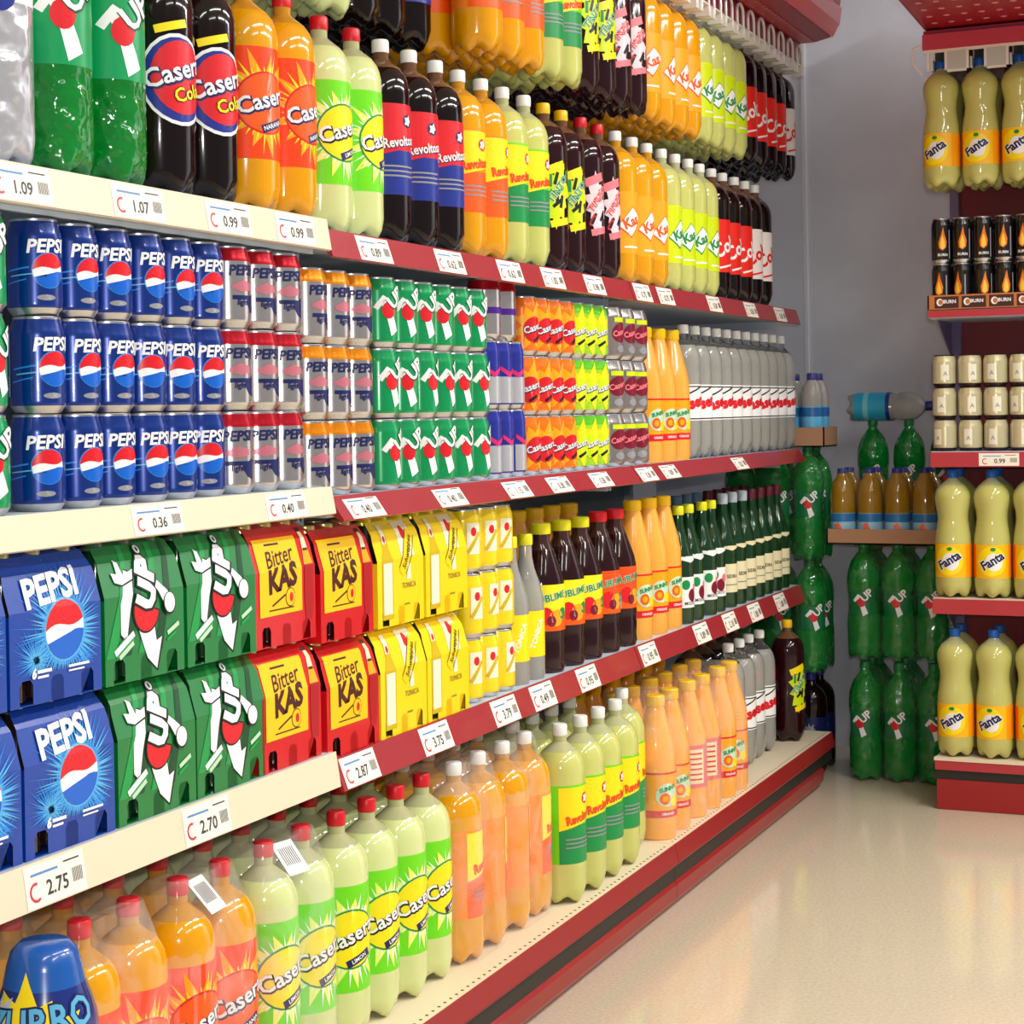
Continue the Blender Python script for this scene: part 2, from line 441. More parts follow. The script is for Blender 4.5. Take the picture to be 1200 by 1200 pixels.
def splat(c1, c2, c3, seed):
    it = []
    rg = random.Random(seed)
    it.append(STAR(0, .155, .060, .044, 11, c1, 1, .25, .62, seed))
    it.append(BAND(-.008, .207, .05, .018, .35, c2, 2)); it.append(BAND(.006, .098, .05, .014, .2, c2, 2))
    for k in range(9):
        it.append(BAND(rg.uniform(-.022, .022), rg.uniform(.115, .195), .026, .007, rg.uniform(.6, 1.9), c3 if k % 2 else BLACK, 3))
    it.append(T('TINTO', .022, 0, .165, WHITE, .06, 0, .9, lay=4)); it.append(T('TINTO', .022, 0, .165, c3, .02, 0, .9, lay=5))
    return it
K['winelemon'] = bottle_kind('red_wine_soda_bottle', .345, .0490, L_TEA, N_BROWN, CAPY, splat(CHART, YEL, LEAF, 2))
K['winepink'] = bottle_kind('red_wine_soda_bottle', .345, .0490, L_TEA, N_BROWN, CAPR, splat(M('pale_pink_print', (230, 205, 212), .35), PINK, RED, 4))
def kas(bg, edge, z0=.066, z1=.205):
    zc = (z0+z1)/2
    return [wrap_band(.0494, z0, z1, bg), P([(-.036, zc-.01), (.0, zc-.036), (.038, zc+.012), (.004, zc+.036)], edge, 1),
            P([(-.033, zc-.008), (.0, zc-.031), (.035, zc+.012), (.004, zc+.033)], WHITE, 2), T('Kas', .032, .001, zc+.001, edge, .04, 0, .4, lay=3),
            RCT(-.02, z0+.012, .022, z0+.016, WHITE, 1), RCT(.09, z0+.008, .12, z0+.045, WHITE, 1)]
K['kasorange'] = bottle_kind('orange_soda_bottle', .345, .0490, L_ORG, N_ORG, CAPW, kas(M('label_orange', (252, 165, 30), .3), ORG))
K['kaslemon'] = bottle_kind('lemon_soda_bottle', .345, .0490, L_LIME2, N_PALE, CAPW, kas(CHART, LEAF))
def colalab(bg, fg):
    return [wrap_band(.0494, .070, .208, bg), T('Cola', .052, 0, .138, fg, .03, 0, .45, lay=2), BAND(0, .086, .05, .005, .2, fg, 2)]
K['colared'] = bottle_kind('cola_bottle', .345, .0490, L_COLA, N_BROWN, CAPW, colalab(M('cola_red', (228, 40, 30), .3), WHITE))
K['colawhite'] = bottle_kind('cola_bottle', .345, .0490, L_COLA, N_BROWN, CAPW, colalab(M('cola_white', (225, 220, 215), .3), RED))
K['sevenup'] = bottle_kind('lemon_lime_soda_bottle', .345, .0490, G_GREEN, G_GREEN, CAPG,
    [wrap_band(.0494, .135, .245, M('label_green', (0, 150, 85), .3))] + sevenup(0, .195, .07, 1), fill=.4)
K['diet'] = bottle_kind('diet_cola_bottle', .345, .0490, crinkle(M('silver_sleeve', (190, 190, 196), .22, .4, coat=.6), 22, .8, .02), N_PALE, CAPR,
    [wrap_band(.0494, .19, .29-.045, WHITE), T('PEPSI', .024, 0, .232, BLUEP, .04, .1, 0, lay=2)] + globe(0, .197, .019, BLUEP, 2))
# clear gaseosa
K['clear'] = bottle_kind('clear_soda_bottle', .335, .0440, G_WATER, CLEAR, CAPW,
    [wrap_band(.0444, .095, .185, WHITE), wrap_band(.0444, .178, .181, BLACK, 1), wrap_band(.0444, .098, .101, BLACK, 1),
     T('Casera', .040, 0, .138, RED, .05, 0, .25, lay=2), BAND(-.0, .167, .06, .004, .4, BLACK, 2)])
# contoured bottle
def contour(H, r, liq, neck):
    pts = [(r*.30, .012), (r*.62, 0), (r*.84, .003), (r*.95, .013), (r, .034), (r, .150), (r*.97, .168), (r*.90, .190), (r*.84, .212), (r*.87, .232), (r*.97, .255), (r, .272), (r*.93, .288), (r*.72, .303), (r*.42, .315), (.0135, .321), (.0135, H-.011)]
    return [(a, z, liq if z < .30 else neck) for a, z in pts]
FY = M('label_amber', (250, 190, 20), .3)
K['fanta'] = bottle_kind('lemon_soda_bottle', .345, .0490, M('pale_lemon_soda', (192, 190, 108), .12, coat=.6), N_PALE, CAPB,
    [wrap_band(.0494, .055, .145, FY), RCT(-.15, .055, -.05, .145, ORG, 1), RCT(.05, .055, .15, .145, AMBP, 1), ELL(0, .10, .040, .040, YEL, 2),
     ELL(.006, .098, .022, .024, WHITE, 3, .5), T('Fanta', .034, .002, .101, WHITE, .09, 0, .55, .9, lay=4), T('Fanta', .034, .002, .101, NAVY, .035, 0, .55, .9, lay=5),
     ELL(.004, .133, .007, .005, LEAF, 5)], prof=contour(.345, .0490, M('pale_lemon_soda', (192, 190, 108), .12), N_PALE))
K['greenpack'] = bottle_kind('lemon_lime_soda_bottle', .345, .0480, G_GREEN, G_GREEN, CAPG,
    [RCT(-.04, .13, .04, .20, M('label_dim_green', (0, 110, 60), .3), 0)] + sevenup(-.002, .166, .05, 1),
    prof=[(a, z, G_GREEN) for a, z in [(.022, .007), (.043, 0), (.047, .012), (.048, .03), (.048, .12), (.045, .14), (.045, .19), (.048, .21), (.048, .235), (.045, .26), (.036, .285), (.022, .305), (.0135, .315), (.0135, .334)]], fr=lambda z: .0482)
K['colapack'] = bottle_kind('cola_bottle', .30, .0470, L_COLA, L_COLA, CAPNB, [wrap_band(.0474, .10, .17, M('dark_blue_label', (20, 30, 80), .3)), STAR(0, .135, .02, .01, 7, GREY, 1)], fill=.4)
# juice bottle with slim shoulders
def juice_prof(H, r, liq):
    return [(a, z, liq) for a, z in [(r*.5, .006), (r*.92, 0), (r, .01), (r, H*.42), (r*.97, H*.45), (r, H*.48), (r*.98, H*.60), (r*.84, H*.70), (r*.64, H*.80), (r*.50, H*.88), (.019, H-.024), (.019, H-.01)]]
def juice_items(H, r, z0, z1):
    zc = (z0+z1)/2
    return [wrap_band(r+.0002, z0, z1, AMBP), wrap_band(r+.0002, z1-.004, z1, RED, 1), wrap_band(r+.0002, z0, z0+.016, RED, 1), ELL(0, zc, .028, .026, M('mint_print', (190, 220, 190), .35), 2),
            ELL(-.006, zc-.008, .013, .013, ORG, 3), ELL(-.006, zc-.008, .007, .007, AMBP, 4), ELL(.018, zc-.014, .011, .012, YEL, 3), T('SUNNY', .013, .002, zc+.014, LEAF, .04, 0, .2, lay=4), T('ORANGE', .008, .002, z0+.008, WHITE, .02, lay=3)]
K['juice'] = bottle_kind('orange_juice_bottle', .318, .0450, L_PEACH, L_PEACH, CAPY, juice_items(.318, .0450, .05, .15), prof=juice_prof(.318, .0450, L_PEACH), lobes=0, capr=.0215, caph=.024)
K['juicered'] = bottle_kind('orange_juice_bottle', .318, .0450, L_PEACH, L_PEACH, CAPY, [wrap_band(.0452, .07, .17, LRED), RCT(-.02, .08, .03, .16, CREAM, 1)] + [RCT(-.015, .088+.012*i, .025, .092+.012*i, RED, 2) for i in range(6)], prof=juice_prof(.318, .0450, L_PEACH), lobes=0, capr=.0215, caph=.024)
# flask with cone shoulder, dark drink
def cone_prof(H, r, liq, neck):
    return [(r*.5, .006, liq), (r*.92, 0, liq), (r, .012, liq), (r*.97, .03, liq), (r, .05, liq), (r*.97, .062, liq), (r, .075, liq), (r, H*.60, liq), (r*.92, H*.66, liq), (r*.55, H*.82, neck), (.018, H-.035, neck), (.018, H-.01, neck)]
def fruit_label(top, r):
    z0, z1 = .085, .178; zc = (z0+z1)/2
    return [wrap_band(r+.0002, z0, z1, top), wrap_band(r+.0002, z0, z0+.035, ORG, 1), ELL(-.012, z0+.03, .016, .018, RED, 2), ELL(.012, z0+.026, .017, .017, AMBP, 2), ELL(.0, z0+.02, .010, .011, MARO, 3), ELL(.03, z0+.034, .012, .012, LEAF, 2),
            RCT(-.05, z0, -.026, z0+.03, SKY, 2), T('SUBLIME', .0200, 0, z1-.026, WHITE, .05, 0, .18, lay=3), T('SUBLIME', .0200, 0, z1-.026, LEAF, .02, 0, .18, lay=4)]
K['sublimeyellow'] = bottle_kind('dark_fruit_drink_bottle', .30, .0470, L_TEA, N_BROWN, CAPLY, fruit_label(M('bright_lemon_print', (240, 235, 30), .3), .047), prof=cone_prof(.30, .047, L_TEA, M('dark_neck', (60, 30, 28), .08, coat=.8)), lobes=0, capr=.021, caph=.022)
K['sublimered'] = bottle_kind('dark_fruit_drink_bottle', .305, .0470, L_TEA, N_BROWN, CAPR, fruit_label(M('vermilion_print', (240, 80, 25), .3), .047), prof=cone_prof(.305, .047, L_TEA, M('dark_neck', (60, 30, 28), .08, coat=.8)), lobes=0, capr=.021, caph=.022)
def wine_prof(H, r, g):
    return [(a, z, g) for a, z in [(r*.6, .006), (r*.95, 0), (r, .008), (r, H*.52), (r*.95, H*.58), (r*.75, H*.67), (r*.5, H*.76), (.0135, H*.84), (.0125, H-.012)]]
K['tonic'] = bottle_kind('tonic_water_bottle', .285, .0360, G_WATER, CLEAR, CAPLY, [wrap_band(.0362, .045, .135, YEL), T('TONICA', .016, 0, .09, WHITE, .03, 0, 1.2, lay=1)], prof=wine_prof(.285, .036, G_WATER), lobes=0)
K['wineberry'] = bottle_kind('green_glass_bottle', .288, .0370, G_DGREEN, G_DGREEN, CAPLY,
    [RCT(-.036, .04, .036, .115, WHITE, 0), ELL(-.014, .096, .012, .012, LEAF, 1), ELL(.006, .070, .014, .016, MARO, 1), ELL(.018, .088, .010, .010, PINK, 1), T('MOSTO', .011, 0, .05, BLACK, .02, lay=1),
     P([(-.030, .178), (.030, .178), (.036, .160), (.0, .150), (-.036, .160)], WHITE, 0)], prof=wine_prof(.288, .037, G_DGREEN), lobes=0,
    fr=lambda z: .0372 if z is None or z < .14 else (.0372 if z < .16 else .0372-(z-.158)*.32), sz=(.14, .155, .16, .17))
def cream_items(): return [RCT(-.036, .04, .036, .115, CREAM, 0), T('SIDRA', .013, 0, .082, BLACK, .02, lay=1), BAND(0, .06, .04, .003, 0, GREY, 1), P([(-.030, .178), (.030, .178), (.036, .160), (.0, .150), (-.036, .160)], CREAM, 0)]
for kk, cc in (('cidergrey', M('pale_grey_cap', (170, 180, 190), .4)), ('cidermaroon', M('maroon_cap', (90, 20, 35), .4)), ('ciderblue', M('slate_cap', (85, 115, 145), .4))):
    K[kk] = bottle_kind('green_glass_bottle', .30, .0370, G_DGREEN, G_DGREEN, cc, cream_items(), prof=wine_prof(.30, .037, G_DGREEN), lobes=0,
        fr=lambda z: .0372 if z is None or z < .14 else (.0372 if z < .16 else .0372-(z-.158)*.32), sz=(.14, .155, .16, .17), caph=.028)
# small clear water bottle, large water bottle, amber bottle
K['water'] = bottle_kind('water_bottle', .215, .0320, G_WATER, CLEAR, CAPNB, [wrap_band(.0322, .02, .115, SKY), wrap_band(.0322, .085, .112, M('water_blue', (20, 100, 170), .3), 1)], lobes=5,
    prof=[(a, z, G_WATER) for a, z in [(.02, .005), (.029, 0), (.032, .01), (.032, .12), (.031, .15), (.024, .18), (.0135, .195), (.0135, .205)]])
K['bigwater'] = bottle_kind('water_bottle', .255, .0430, M('cloudy_water', (215, 220, 216), .08, trans=.6, ior=1.2, coat=.5), CLEAR, CAPNB, [wrap_band(.0432, .022, .130, M('aqua_print', (40, 165, 205), .3)), wrap_band(.0432, .05, .065, M('aqua_pale', (120, 200, 215), .3), 1), RCT(-.03, .08, .03, .11, SKY, 1), wrap_band(.0432, .118, .130, BLUEP, 1)],
    prof=[(a, z, None) for a, z in [(.02, .005), (.039, 0), (.043, .012), (.043, .135), (.038, .145), (.043, .160), (.0435, .185), (.038, .207), (.025, .222), (.0135, .232), (.0135, .245)]])
K['amber'] = bottle_kind('iced_tea_bottle', .215, .0370, G_AMBER, G_AMBER, CAPNB, [wrap_band(.0372, .004, .085, M('ice_blue_print', (150, 195, 220), .3)), wrap_band(.0372, .06, .084, M('tea_blue', (40, 115, 175), .3), 1), BAND(.0, .035, .016, .045, .5, M('coral_print', (235, 110, 80), .3), 2)], lobes=0,
    prof=[(a, z, G_AMBER) for a, z in [(.025, .003), (.036, 0), (.037, .006), (.037, .10), (.036, .14), (.030, .175), (.018, .19), (.0135, .205)]])
# big bottle in a printed blue sleeve
ZP = [(.03, .006), (.056, 0), (.06, .015), (.06, .270), (.058, .285), (.053, .303), (.046, .322), (.042, .342), (.037, .358), (.028, .367)]
SLB = M('sleeve_blue', (22, 40, 118), .22, coat=.6); SLL = M('sleeve_light_blue', (20, 84, 165), .22, coat=.6)
def zr_(z):
    if z is None or z <= .27: return .0602
    for (ra, a), (rb, b) in zip(ZP[3:-1], ZP[4:]):
        if z <= b: return ra + (rb-ra)*(z-a)/(b-a) + .0004
    return .03
K['zurro'] = bottle_kind('sleeved_wine_soda_bottle', .3665, .0600, SLB, SLL, SLL,
    [STAR(-.01, .262, .070, .048, 11, YEL, 1, .22, 1.1, seed=4), STAR(-.10, .22, .05, .03, 8, YEL, 1, .2, seed=6), T('ZURRO', .044, 0, .290, NAVY, .07, 0, .10, .95, lay=2), T('ZURRO', .044, 0, .290, SKY, .02, 0, .10, .95, lay=3), STAR(-.058, .295, .026, .014, 7, M('sleeve_pale', (190, 200, 225), .3), 1)],
    prof=[(r_, z, SLB if z < .32 else SLL) for r_, z in ZP], lobes=0, fr=zr_, sz=[.27, .277, .285, .294, .303, .312, .322, .332], capr=.0145, caph=.01)

# ---- cans
def can_kind(name, items, body, top=None, H=.1165, r=.0329, seg=30, rim=None):
    """body paint, optional paint on the shoulder; bare metal rims"""
    rim = rim or SILV
    mb = MB(); sh = top or body
    pr = [(r*.72, .003, rim), (r*.80, 0, rim), (r*.84, .002, rim), (r*.99, .009, body), (r, .014, body), (r, H-.022, sh), (r*.99, H-.017, sh), (r*.86, H-.0035, rim), (r*.87, H-.001, rim), (r*.84, H, rim), (r*.80, H-.003, rim), (r*.10, H-.0035, rim)]
    mb.lathe(pr, seg, mat=body)
    parts = [(name, mb.mesh(name, 40))]
    if items:
        lb = MB(); printed(lb, [wrap_band(r, .0145, H-.0225, body, 0)] + [(a, b, c, l+1) for a, b, c, l in items], fcyl(r), cyl_slices(r, seg)); parts.append(('can_print', lb.round_mesh('can_print')))
    tb = MB(); tb.box((-.004, -.012, H-.0032), (.004, .006, H-.0020), SILV); parts.append(('pull_tab', tb.mesh('pull_tab')))
    return Kind(name, 'can', parts)
BARS = lambda u, z0, z1, fg: [RCT(u-.012, z0, u+.012, z1, WHITE, 1)] + [RCT(u-.010+.003*i, z0+.002, u-.0085+.003*i, z1-.002, fg, 2) for i in range(7)]
def pepsi_items(z=0):
    it = [T('PEPSI', .0225, .001, .082, WHITE, .03, .18, .03, 1.0, lay=2)] + globe(.004, .0535, .0205, M('globe_blue', (20, 96, 200), .25), 1, PEPL)
    it += [BAND(-.035, .055, .03, .002, .15, PEPL, 1), BAND(-.03, .048, .03, .0015, .1, SKY, 1), BAND(-.038, .040, .03, .0015, .2, PEPL, 1), ELL(.0, .021, .012, .0035, GREY, 1)]
    it += [RCT(-.075, .02, -.058, .098, M('faded_blue_print', (110, 140, 195), .3), 1)] + [RCT(-.073, .022+.003*i, -.060, .0235+.003*i, WHITE, 2) for i in range(8)]
    return it
K['bluecan'] = can_kind('blue_cola_can', pepsi_items(), PEPB)
def light_items(): return [T('PEPSI', .0205, 0, .081, NAVY, .03, .15, .03, lay=2)] + [P([(-.018, .060), (.0, .068), (.019, .062), (.019, .054), (-.002, .051), (-.018, .055)], M('muted_pink_print', (205, 120, 135), .3, .3), 1), BAND(0, .043, .034, .006, 0, NAVY, 1), T('light', .012, .0, .036, NAVY, .02, .1, 0, lay=2), P([(.006, .038), (.026, .050), (.026, .020), (.016, .024)], NAVY, 1), BARS(-.06, .02, .06, BLACK)[0]]
SILVP = M('silver_paint', (215, 208, 205), .20, .9)
K['redtopcan'] = can_kind('silver_cola_can', light_items(), SILVP, M('red_metallic', (190, 20, 40), .25, .5))
K['orangetopcan'] = can_kind('silver_cola_can', light_items(), SILVP, M('orange_metallic', (240, 145, 20), .25, .5))
K['greencan'] = can_kind('lemon_lime_can', sevenup(-.002, .060, .052, 1) + sevenup(.103, .060, .052, 1), M('can_green', (0, 150, 85), .25, .15, coat=.5))
K['energycan'] = can_kind('energy_drink_can', [RCT(-.022, .002+.01, .022, .062, M('energy_silver', (205, 205, 210), .25, .5), 1), P([(-.02, .082), (0, .070), (.02, .082), (.02, .074), (.0, .060), (-.02, .074)], M('energy_pink', (210, 40, 110), .3), 2), RCT(-.083, .012, -.045, .070, M('energy_silver', (0, 0, 0)), 1), RCT(.045, .012, .083, .070, M('energy_silver', (0, 0, 0)), 1)], M('energy_blue', (45, 55, 165), .25, .4, coat=.5), H=.1295, r=.0262)
K['redrimcan'] = can_kind('silver_drink_can', [wrap_band(.0329, .05, .062, PURP, 1)], SILVP, M('red_metallic', (0, 0, 0)))
def burstcan(bg, ray, sh):
    return [STAR(0, .058, .05, .030, 9, ray, 1, seed=3), ELL(0, .050, .0265, .026, sh, 2, .2), T('Casera', .0185, .001, .0535, BLACK, .07, 0, .3, lay=3), T('Casera', .0185, 0, .0545, M('pale_silver_print', (215, 220, 230), .3), .03, 0, .3, lay=4), BAND(.006, .033, .022, .006, .5, BLACK, 3)]
K['orangecan'] = can_kind('orange_soda_can', burstcan(0, AMBP, M('can_oval_red', (205, 25, 35), .3)), M('can_orange', (250, 120, 10), .25, .1, coat=.5), r=.0312)
K['lemoncan'] = can_kind('lemon_soda_can', burstcan(0, YEL, CHART), M('can_lime', (170, 220, 40), .25, .1, coat=.5), M('can_lime_top', (100, 200, 40), .25, .2), r=.0312)
K['marooncan'] = can_kind('cola_can', [ELL(0, .060, .026, .022, MARO, 1, .2), T('Casera', .0175, 0, .061, PINK, .03, 0, .25, lay=2), BAND(0, .088, .04, .010, .0, CHART, 1), ELL(.0, .024, .014, .008, GREY, 1)] + [ELL(.07, .060, .026, .022, MARO, 1, .2)], M('taupe_can', (150, 140, 138), .25, .5), SILVP, r=.0360)
K['toniccan'] = can_kind('tonic_water_can', [RCT(-.012, .035, .016, .092, M('tonic_white', (240, 235, 205), .3), 1), ELL(.002, .076, .006, .008, RED, 2), BAND(.002, .056, .045, .007, .95, M('tonic_gold', (205, 175, 20), .3), 2), BARS(-.05, .02, .05, BLACK)[0], RCT(-.058, .055, -.044, .095, M('tonic_green', (120, 140, 60), .3), 1)], M('can_yellow', (248, 218, 20), .25, .1, coat=.5))
BLKC = M('can_black', (22, 18, 20), .22, .2, coat=.6)
K['flamecan'] = can_kind('black_energy_can', [P([(-.009, .040), (-.011, .055), (-.004, .075), (.002, .098), (.005, .078), (.011, .058), (.009, .042), (.0, .034)], M('flame_orange', (225, 120, 20), .3), 1), P([(-.006, .042), (-.006, .055), (0, .075), (.005, .058), (.006, .044), (0, .037)], M('flame_yellow', (250, 200, 70), .3), 2), T('BURN', .010, 0, .022, WHITE, .02, 0, 0, lay=1), RCT(.018, .012, .022, .09, GREY, 1)], BLKC, H=.1215, r=.0262)
K['creamcan'] = can_kind('cream_drink_can', [RCT(-.012, .018, .010, .060, M('cream_pale', (228, 226, 205), .3), 1), T('A', .016, 0, .035, GREY, .01, 0, 0, lay=2), RCT(-.07, .012, -.045, .06, GREY, 1)], M('can_cream', (205, 198, 160), .25, .3, coat=.4), H=.0865, r=.0325, rim=M('dark_rim', (60, 50, 55), .3, .8))

# ---- cartons of six glass bottles
def carton_kind(name, w, H, D, paint, inner, items, capm, topmat=None, notch=True):
    """wrap-around board: front face leaning in towards the top, back the same, bottles showing at the sides and notches"""
    zs = [(.0, 0.0), (H*.62, 0.0), (H*.86, -.012), (H*.97, -.026), (H, -.040)]
    def fx(z):
        for (a, xa), (b, xb) in zip(zs[:-1], zs[1:]):
            if z <= b: return xa + (xb-xa)*(z-a)/(b-a)
        return zs[-1][1]
    fm = lambda u, z, o: (D/2+fx(z)+o, u, z)
    sz = [z for z, _ in zs[1:-1]]
    mb = MB(); n = 3; nw, nh = w*.14, H*.17
    # front outline with arched cut-outs along the foot
    out = [(-w/2, 0.0)]
    for k in range(n):
        c = -w/2 + w*(k+.5)/n
        if notch: out += [(c-nw/2, 0), (c-nw/2, nh*.8), (c-nw*.3, nh), (c+nw*.3, nh), (c+nw/2, nh*.8), (c+nw/2, 0)]
    out += [(w/2, 0), (w/2, H*.8), (w/2-.006, H), (-w/2+.006, H), (-w/2, H*.8)]
    printed(mb, [P(out, paint)], fm, [(-w/2+w*k/3) for k in (1, 2)], sz, base=0)
    printed(mb, [P([(u, z) for u, z in out], inner)], lambda u, z, o: (D/2+fx(z)-.0012, u, z), [(-w/2+w*k/3) for k in (1, 2)], sz, base=0)
    printed(mb, [P(out, paint)], lambda u, z, o: (-D/2-fx(z), -u, z), [], sz, base=0)
    xt = D/2-.040
    mb.box((-xt, -w/2+.006, H-.0012), (xt, w/2-.006, H), topmat or paint)
    mb.box((-D/2+.001, -w/2, 0), (D/2-.001, w/2, .0012), paint)
    # narrow side returns
    for sgn in (-1, 1):
        y0, y1 = (w/2-.001, w/2) if sgn > 0 else (-w/2, -w/2+.001)
        mb.box((D/2-.030, y0, 0), (D/2-.0005, y1, H*.60), paint)
    parts = [(name, mb.mesh(name))]
    ib = MB(); printed(ib, items, fm, [], sz, base=.0006, step=.0003); parts.append(('carton_print', ib.mesh('carton_print')))
    g = MB(); r = min(w/6-.0015, .0275)
    g.lathe([(r*.7, .004, inner), (r, .003, inner), (r, H*.45, inner), (r*.8, H*.56, inner), (.013, H*.78, inner), (.013, H*.93, inner)], 14, mat=inner)
    bmesh_ = g.mesh('glass_bottle', 40)
    c = MB(); c.lathe([(.0135, H-.012), (.0155, H-.011), (.0145, H-.0005), (.009, H+.0006)], 14, mat=capm); cmesh = c.mesh('crown_cap', 40)
    return Kind(name, 'carton', parts), bmesh_, cmesh, w, D
def put_carton(ck, loc, rz, label, group):
    kind, bm_, cm_, w, D = ck
    root = put(kind, loc, rz, label, group)
    for ix in (0, 1):
        for k in range(3):
            b = bpy.data.objects.new('glass_bottle', bm_); link(b, root); b.location = ((D/4-.003)*(1 if ix else -1), -w/2+w*(k+.5)/3, .0015)
            c = bpy.data.objects.new('crown_cap', cm_); link(c, b)
            if ix: c.location = (-.007, 0, 0)
    return root
PB = M('carton_blue', (0, 58, 155), .3, coat=.3)
def pepsi_carton():
    bx = (-.084, .034, .084, .172)
    it = [RAYS(.014, .083, .036, .10, 46, .0016, PEPL, 0, bx, 3), RAYS(.014, .083, .036, .085, 64, .0014, SKY, 1, bx, 5), RAYS(-.040, .050, .004, .055, 40, .0016, PEPL, 1, bx, 8), RAYS(-.040, .052, .002, .034, 30, .0010, SKY, 2, bx, 11), RAYS(.052, .045, .002, .030, 26, .0011, PEPL, 1, bx, 12), ELL(.014, .083, .043, .043, PEPL, 1),
          T('PEPSI', .047, -.006, .133, WHITE, .035, .08, .10, 1.0, lay=5)] + globe(.014, .083, .036, M('globe_blue', (0, 0, 0)), 3, SKY)
    it += [T('6', .016, -.045, .036, WHITE, .05, .2, .1, lay=3), RCT(-.038, .036, -.012, .040, WHITE, 3), RCT(-.038, .030, -.018, .033, WHITE, 3), RCT(.02, .036, .06, .039, WHITE, 3), RCT(.02, .031, .05, .033, WHITE, 3)]
    return it
CARTON = {}
CARTON['blue'] = carton_kind('blue_cola_carton', .172, .178, .125, PB, M('brown_bottle_glass', (42, 26, 22), .1, coat=.7), pepsi_carton(), M('gold_crown', (205, 190, 120), .3, .6))
CG = M('carton_green', (0, 118, 48), .3, coat=.3); CGD = M('carton_dark_green', (6, 70, 34), .3); CGL = M('carton_light_green', (20, 150, 70), .3)
def seven_carton():
    MINT = M('mint_print', (0, 0, 0))
    it = [P([(-.085+.034*i, .034), (-.066+.034*i, .034), (-.020+.030*i, .172), (-.030+.030*i, .172)], CGD if i % 2 else CGL, 0) for i in range(0, 4)]
    def both(pts, lay):
        cx = sum(p[0] for p in pts)/len(pts); cz = sum(p[1] for p in pts)/len(pts)
        return [P([(cx+(x-cx)*1.10+.0012, cz+(z-cz)*1.06-.0012) for x, z in pts], BLACK, lay), P(pts, WHITE, lay+1)]
    it += both([(-.054, .100), (-.036, .142), (-.020, .136), (-.034, .090), (-.042, .052), (-.054, .062)], 1)
    it += both([(-.064, .140), (-.052, .138), (-.054, .156), (-.046, .152), (-.040, .136), (-.018, .142), (-.022, .130), (-.046, .124), (-.060, .128)], 3)
    it += both([(-.018, .100), (.018, .066), (.022, .046), (.034, .050), (.022, .010), (.002, .026), (-.006, .042), (-.018, .068)], 1)
    it += [FAN(.0, .088, [(.0+.029*math.cos(a), .088+.030*math.sin(a)) for a in [PI*.86+PI*1.12*k/16 for k in range(17)]], BLACK, 4), FAN(.0, .088, [(.0+.0265*math.cos(a), .088+.0275*math.sin(a)) for a in [PI*.87+PI*1.09*k/16 for k in range(17)]], RED, 5)]
    it += [T('U', .050, .003, .106, BLACK, .12, 0, 1.15, 1.0, lay=6), T('U', .048, .002, .107, WHITE, .075, 0, 1.15, 1.0, lay=7),
           T('P', .050, .010, .139, BLACK, .12, 0, 1.15, 1.0, lay=6), T('P', .048, .009, .140, WHITE, .075, 0, 1.15, 1.0, lay=7)]
    it += both([(.020, .116), (.026, .124), (.046, .108), (.052, .088), (.040, .090)], 8)
    it += [ELL(.049, .092, .0135, .0155, BLACK, 10, .4), ELL(.049, .093, .0115, .0135, WHITE, 11, .4), ELL(.006, .165, .0075, .0065, BLACK, 8), ELL(.006, .1655, .006, .0052, WHITE, 9), ELL(.006, .1655, .002, .003, BLACK, 10)]
    it += [ELL(-.046, .046, .022, .010, CGL, 2, .5), BAND(-.047, .050, .046, .008, .5, WHITE, 3), BAND(-.043, .041, .034, .006, .5, MINT, 3), BAND(.060, .058, .028, .006, .4, MINT, 2), BAND(.056, .048, .022, .004, .4, CGL, 2)]
    return it
CARTON['green'] = carton_kind('green_soda_carton', .172, .178, .125, CG, M('green_bottle_glass', (16, 70, 34), .1, coat=.7), seven_carton(), M('dark_crown', (110, 110, 100), .3, .6))
CR = M('carton_red', (205, 18, 26), .3, coat=.3); BROWNP = M('brown_print', (70, 20, 12), .35); CY2 = M('panel_yellow', (250, 196, 14), .3)
def kas_carton():
    return [RCT(-.074, .045, .044, .156, CY2, 1), T('Bitter', .034, -.014, .128, BROWNP, .012, .25, .12, 1.0, lay=2), T('KAS', .046, -.012, .096, BROWNP, .05, .1, .12, .98, lay=2),
            ELL(.010, .068, .014, .014, BROWNP, 2), ELL(.010, .068, .0125, .0125, CY2, 3), ELL(.012, .068, .005, .007, RED, 4), BAND(-.022, .066, .04, .003, .35, BROWNP, 2), RCT(-.045, .146, -.005, .149, BROWNP, 2), RCT(-.05, .052, .02, .054, BROWNP, 2),
            P([(.052, .112), (.078, .112), (.078, .06), (.074, .03), (.056, .03), (.052, .06)], M('bitter_red', (170, 15, 25), .3), 1), P([(.052, .112), (.078, .112), (.073, .135), (.058, .135)], AMBP, 1), P([(.058, .135), (.073, .135), (.070, .160), (.061, .160)], CREAM, 1), RCT(.060, .160, .071, .166, BROWNP, 1), RCT(.059, .132, .072, .136, BROWNP, 2)]
CARTON['red'] = carton_kind('red_bitter_carton', .168, .176, .125, CR, M('red_bottle_glass', (70, 14, 22), .1, coat=.7), kas_carton(), M('gold_crown', (0, 0, 0)))
CYL = M('carton_yellow', (246, 214, 20), .3, coat=.3)
